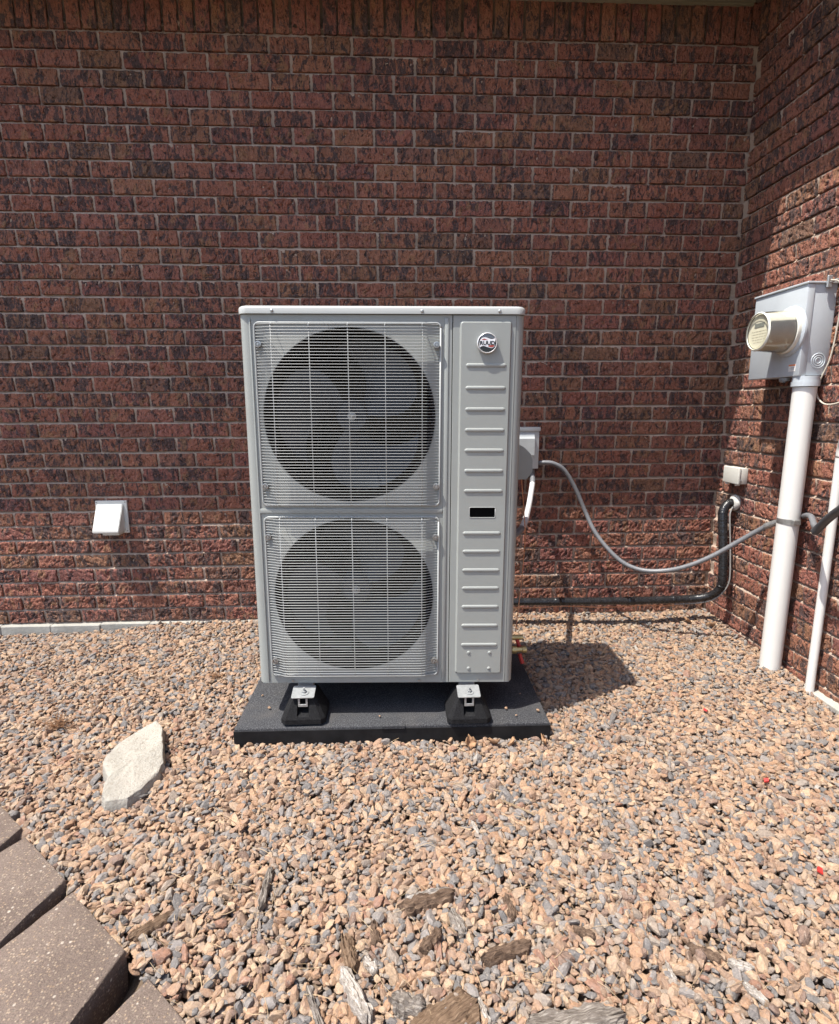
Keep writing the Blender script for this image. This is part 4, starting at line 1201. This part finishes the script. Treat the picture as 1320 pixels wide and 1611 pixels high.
md = gv.modifiers.new('scatter', 'NODES'); md.node_group = ng

# ------------------------------------------------------------------ bark, wood chips and litter on the gravel
def chip(name, p0, p1, wid, th, mat, label, cat='bark piece', lift=.010, rag=.35, seed=0, roll=0.0, yawadd=0.0):
    a = Vector(p0); b = Vector(p1); L = (b-a).length; c_ = (a+b)/2
    t = bpy.data.objects.new(name, None)
    st = random.Random(seed); nl, nw_ = 26, 9; bm = BM()
    top = []; bot = []
    for i in range(nl+1):
        u = i/nl; ra, rb = [], []
        e0 = mnoise.noise((u*4.0, seed, 0))+.6*mnoise.noise((u*14.0, seed, 2)); e1 = mnoise.noise((u*4.0, seed, 9))+.6*mnoise.noise((u*14.0, seed, 4))
        endt = min(1, min(u, 1-u)*7+.35)
        for j in range(nw_+1):
            v_ = j/nw_
            y0 = -wid/2*(1+rag*e0)*endt; y1 = wid/2*(1+rag*e1)*endt
            yy = y0+(y1-y0)*v_
            xx = (u-.5)*L*(1+.30*mnoise.noise((v_*7, seed, 3))*(abs(u-.5)*2))
            hh = th*(1-.55*(abs(v_-.5)*2)**2.2) + th*.6*mnoise.noise((u*4, v_*7, seed)) + th*.45*mnoise.noise((u*9, v_*24, seed))
            bend = .10*L*(.25-(u-.5)**2)*st_b
            ra.append(bm.verts.new((xx, yy, max(hh, th*.15)+bend))); rb.append(bm.verts.new((xx, yy, -th*.5+bend)))
        top.append(ra); bot.append(rb)
    for g_, fl in ((top, 0), (bot, 1)):
        for i in range(nl):
            for j in range(nw_): 
                q_ = (g_[i][j], g_[i+1][j], g_[i+1][j+1], g_[i][j+1]); bm.faces.new(q_ if not fl else q_[::-1])
    for i in range(nl):
        for j in (0, nw_): bm.faces.new((top[i][j], top[i+1][j], bot[i+1][j], bot[i][j]))
    for j in range(nw_):
        for i in (0, nl): bm.faces.new((top[i][j], top[i][j+1], bot[i][j+1], bot[i][j]))
    o = obj(name, bm, mat, None, False, 45)
    ang = math.atan2(b.y-a.y, b.x-a.x)+yawadd
    o.matrix_world = Matrix.Translation((c_.x, c_.y, gz(c_.x, c_.y)+lift)) @ Matrix.Rotation(ang, 4, 'Z') @ Matrix.Rotation(roll, 4, 'X')
    tag(o, label, cat); return o
st_b = .6
CH_ = [
 ('bark_piece', (-.127, -1.888), (.011, -1.850), .040, .016, M_bark, 'ragged brown bark strip with white edges, in the middle of the foreground'),
 ('bark_piece', (-.110, -1.862), (.000, -1.838), .016, .012, M_barkw, 'bleached splinter along the top of the ragged bark strip'),
 ('wood_piece', (-.262, -2.050), (-.197, -2.150), .028, .020, M_barkw, 'bleached white stick of wood near the bottom centre'),
 ('bark_piece', (-.105, -2.200), (.030, -2.118), .080, .014, M_bark2, 'largest flat brown bark slab at the bottom centre'),
 ('bark_piece', (.066, -2.030), (.182, -1.998), .034, .015, M_bark, 'dark brown flat bark chip right of the foreground centre'),
 ('wood_piece', (.120, -2.200), (.330, -2.170), .070, .020, M_barkg, 'weathered grey wood chunk cut by the bottom border'),
 ('bark_piece', (-.262, -1.965), (-.236, -2.045), .034, .018, M_bark2, 'tan bark block directly above the bleached white stick'),
 ('bark_piece', (-.148, -2.112), (-.080, -2.130), .040, .016, M_barkg, 'grey bark lump beside the largest bark slab'),
 ('bark_piece', (-.484, -1.764), (-.486, -1.886), .020, .012, M_barkg, 'narrow grey bark sliver left of the foreground centre'),
 ('bark_piece', (-.780, -1.946), (-.700, -1.885), .024, .012, M_bark2, 'tan bark sliver next to the largest edging block'),
 ('bark_piece', (-.193, -1.925), (-.187, -1.985), .020, .012, M_bark, 'small upright dark bark chip above the tan block'),
 ('bark_piece', (-.080, -2.005), (-.030, -1.960), .026, .012, M_bark, 'small dark bark chip between the bark strip and the largest slab'),
 ('bark_piece', (.00, -1.900), (.030, -1.960), .024, .012, M_barkg, 'greyish bark shred at the right end of the ragged strip'),
 ('wood_chip', (.095, -1.600), (.110, -1.650), .012, .007, M_barkw, 'small white wood chip in the middle of the gravel'),
 ('wood_chip', (.632, -2.062), (.680, -2.080), .018, .010, M_barkw, 'white wood chip at the lower right'),
 ('wood_chip', (.489, -2.050), (.492, -2.095), .010, .008, M_barkw, 'slender white wood chip left of the other lower right chips'),
 ('wood_chip', (.640, -2.108), (.668, -2.150), .014, .009, M_barkw, 'pale wood chip just below the lower right white chip'),
 ('wood_chip', (-.212, -2.022), (-.183, -2.050), .018, .010, M_barkw, 'small white wood chip right of the tan bark block'),
 ('wood_chip', (.040, -2.110), (.058, -2.165), .010, .007, M_barkw, 'thin cream splinter right of the largest bark slab'),
 ('wood_chip', (.300, -1.960), (.345, -1.985), .018, .010, M_bark, 'small dark bark chip at the right of the foreground'),
 ('bark_piece', (-.335, -2.080), (-.290, -2.170), .014, .010, M_barkg, 'thin grey stick left of the bleached white one'),
 ('bark_piece', (.150, -1.860), (.160, -1.925), .024, .012, M_bark, 'brown bark chip right of the ragged strip'),
 ('bark_piece', (.560, -2.020), (.620, -2.055), .020, .010, M_bark, 'brown bark chip above the lower right white chip'),
]
for i, (nm, a, b, w_, t_, mt_, lab) in enumerate(CH_):
    chip(nm, a, b, w_, t_, mt_, lab, 'wood chip' if nm != 'bark_piece' else 'bark piece', .004+.003*(i % 3), .35, i*3.7+1, rnd.uniform(-.12, .12))
# red plastic bits
for i, (x_, y_, lab) in enumerate(((1.115, -1.473, 'red plastic fragment on the gravel at right'), (1.026, -1.833, 'red plastic fragment near the lower right border'), (1.137, -1.060, 'tiny red plastic fragment on the gravel near the right wall'))):
    bm = BM(); prism(bm, [(-.009, -.005), (.007, -.008), (.011, .003), (-.003, .008)], lambda a, b: (a, b, 0), lambda a, b: (a*.9, b*.9, .006+.2*a))
    o = obj('plastic_fragment', bm, M_redp); o.location = (x_, y_, gz(x_, y_)+.014); o.rotation_euler = (.2, -.25, i*1.3)
    tag(o, lab, 'plastic fragment')
# dry leaves caught along the right front edge of the pad
def leaf(x_, y_, s, ang, tilt, lab, lz=.012):
    bm = BM(); nl = 8; g_ = []
    for i in range(nl+1):
        u = i/nl; wd = .42*math.sin(math.pi*u**.8)*(1+.35*math.sin(u*19)) + .02
        g_.append([bm.verts.new(((u-.5)*s, wd*s*k_, s*.25*(u-.5)**2*2+abs(k_)*s*.22)) for k_ in (-1, -.4, 0, .4, 1)])
    for i in range(nl):
        for j in range(4): bm.faces.new((g_[i][j], g_[i+1][j], g_[i+1][j+1], g_[i][j+1]))
    ex = bmesh.ops.extrude_face_region(bm, geom=bm.faces[:])
    for q_ in ex['geom']:
        if isinstance(q_, bmesh.types.BMVert): q_.co.z += .0006
    o = obj('dry_leaf', bm, M_leaf, None, True); o.location = (x_, y_, gz(x_, y_)+lz); o.rotation_euler = (tilt, .3, ang)
    tag(o, lab, 'leaf', 'dry leaves by the pad')
leaf(.135, -1.232, .055, .5, .9, 'curled dry leaf leaning against the pad front, left of the other leaves', .022)
leaf(.225, -1.236, .050, 2.2, .5, 'curled dry leaf in the middle of the row along the pad front', .020)
leaf(.300, -1.240, .045, 4.0, .8, 'dry brown leaf between the middle leaf and the pad corner', .018)
leaf(.410, -1.232, .045, 1.1, 1.0, 'dry leaf standing at the right front corner of the pad', .024)
leaf(1.50, -.20, .06, 1.0, .5, 'dry tan leaf under the black line near the wall corner', .02)
leaf(1.60, -.28, .05, 2.6, .7, 'dry leaf lying in the corner below the vertical black line', .02)
# straw and twig litter: too fine to count
V = []; F = []
def straw(x_, y_, L, r, ang, lift):
    n = 5; base = len(V)
    k1 = rnd.uniform(-.25, .25)
    for i in range(n):
        u = i/(n-1)-.5; a = ang+k1*u
        px_, py_ = x_+math.cos(a)*u*L, y_+math.sin(a)*u*L
        z_ = gz(px_, py_)+.016+lift+rnd.uniform(-.002, .002)+u*L*slope
        for k_ in range(3):
            th = 2*math.pi*k_/3
            V.append((px_-math.sin(a)*math.cos(th)*r, py_+math.cos(a)*math.cos(th)*r, z_+math.sin(th)*r))
    for i in range(n-1):
        for k_ in range(3): F.append((base+i*3+k_, base+i*3+(k_+1) % 3, base+(i+1)*3+(k_+1) % 3, base+(i+1)*3+k_))
slope = 0
for i in range(520):
    cxy = rnd.choice(((.25, -1.7), (-.1, -2.0), (.4, -2.05), (-.5, -1.75), (-.75, -1.9), (.3, -1.25), (.1, -1.45), (1.3, -.3)))
    slope = rnd.uniform(-.15, .15)
    x_, y_ = rnd.gauss(cxy[0], .28), rnd.gauss(cxy[1], .17)
    if y_ > -1.21 and -.76 < x_ < .47: continue
    if x_*.62+y_*.78 < -2.03*.78-.68 or x_ > 1.66 or y_ > -.06: continue
    straw(x_, y_, rnd.uniform(.02, .075), rnd.uniform(.0004, .0008), rnd.uniform(0, 6.28), 0)
straw(.247, -1.561, .115, .0028, -.66, .004)
me = bpy.data.meshes.new('straw_litter'); me.from_pydata(V, [], F); me.materials.append(M_straw); me.update()
o = link(bpy.data.objects.new('straw_litter', me)); o['kind'] = 'stuff'; tag(o, 'fine dry straw and needles scattered over the gravel', 'straw')
# dead weed tuft at the left
def tuft(x_, y_, n, s, lab):
    bm = BM()
    for i in range(n):
        a = rnd.uniform(0, 6.28); e = rnd.uniform(.15, 1.1); L = s*rnd.uniform(.5, 1.0)
        d = Vector((math.cos(a)*math.cos(e), math.sin(a)*math.cos(e), math.sin(e)))
        p = [Vector((rnd.gauss(0, .008), rnd.gauss(0, .008), 0))]
        for k_ in range(4): p.append(p[-1]+d*L/4+Vector((rnd.gauss(0, .004), rnd.gauss(0, .004), rnd.gauss(0, .003))))
        tube(bm, p, .0009, 4)
        for k_ in range(3):
            q_ = p[2+k_ % 3]; dd = Vector((rnd.gauss(0, 1), rnd.gauss(0, 1), rnd.uniform(0, 1))).normalized()*s*.25
            tube(bm, [q_, q_+dd*.6, q_+dd], .0008, 3)
    o = obj('dead_weed', bm, M_weed); o.location = (x_, y_, gz(x_, y_)+.008); tag(o, lab, 'weed')
tuft(-1.47, -1.04, 46, .06, 'small rust-brown dead weed tuft on the gravel left of the pale stone')
tuft(-.97, -.66, 22, .04, 'faint brown dead weed near the left side of the heat pump')
# dark stone near the pale slab, set apart by its size
for i, (x_, y_, s) in enumerate(((.30, -1.10, .007), (.38, -.99, .006), (.33, -1.15, .005), (-.20, -1.13, .006), (-.64, -1.05, .007), (.42, -1.12, .008), (-.69, -.95, .006))):
    o = bpy.data.objects.new('stray_pebble', stones.objects[i].data); link(o)
    o.location = (x_, y_, PADZ-.003+s*.4-(.0 if y_ < -1.1 else -.002)); o.scale = (s, s, s); o.rotation_euler = (.2, .1, i*1.7)
    tag(o, ['stray pebble on the pad right of the service panel foot', 'stray pebble on the pad near its right edge, in the unit shadow', 'stray pebble at the pad front, right of the right foot',
            'stray pebble on the pad front between the two feet', 'stray pebble on the pad left of the left foot', 'stray pebble at the right front corner of the pad', 'stray pebble near the left edge of the pad'][i], 'pebble', 'stray pebbles on the pad')
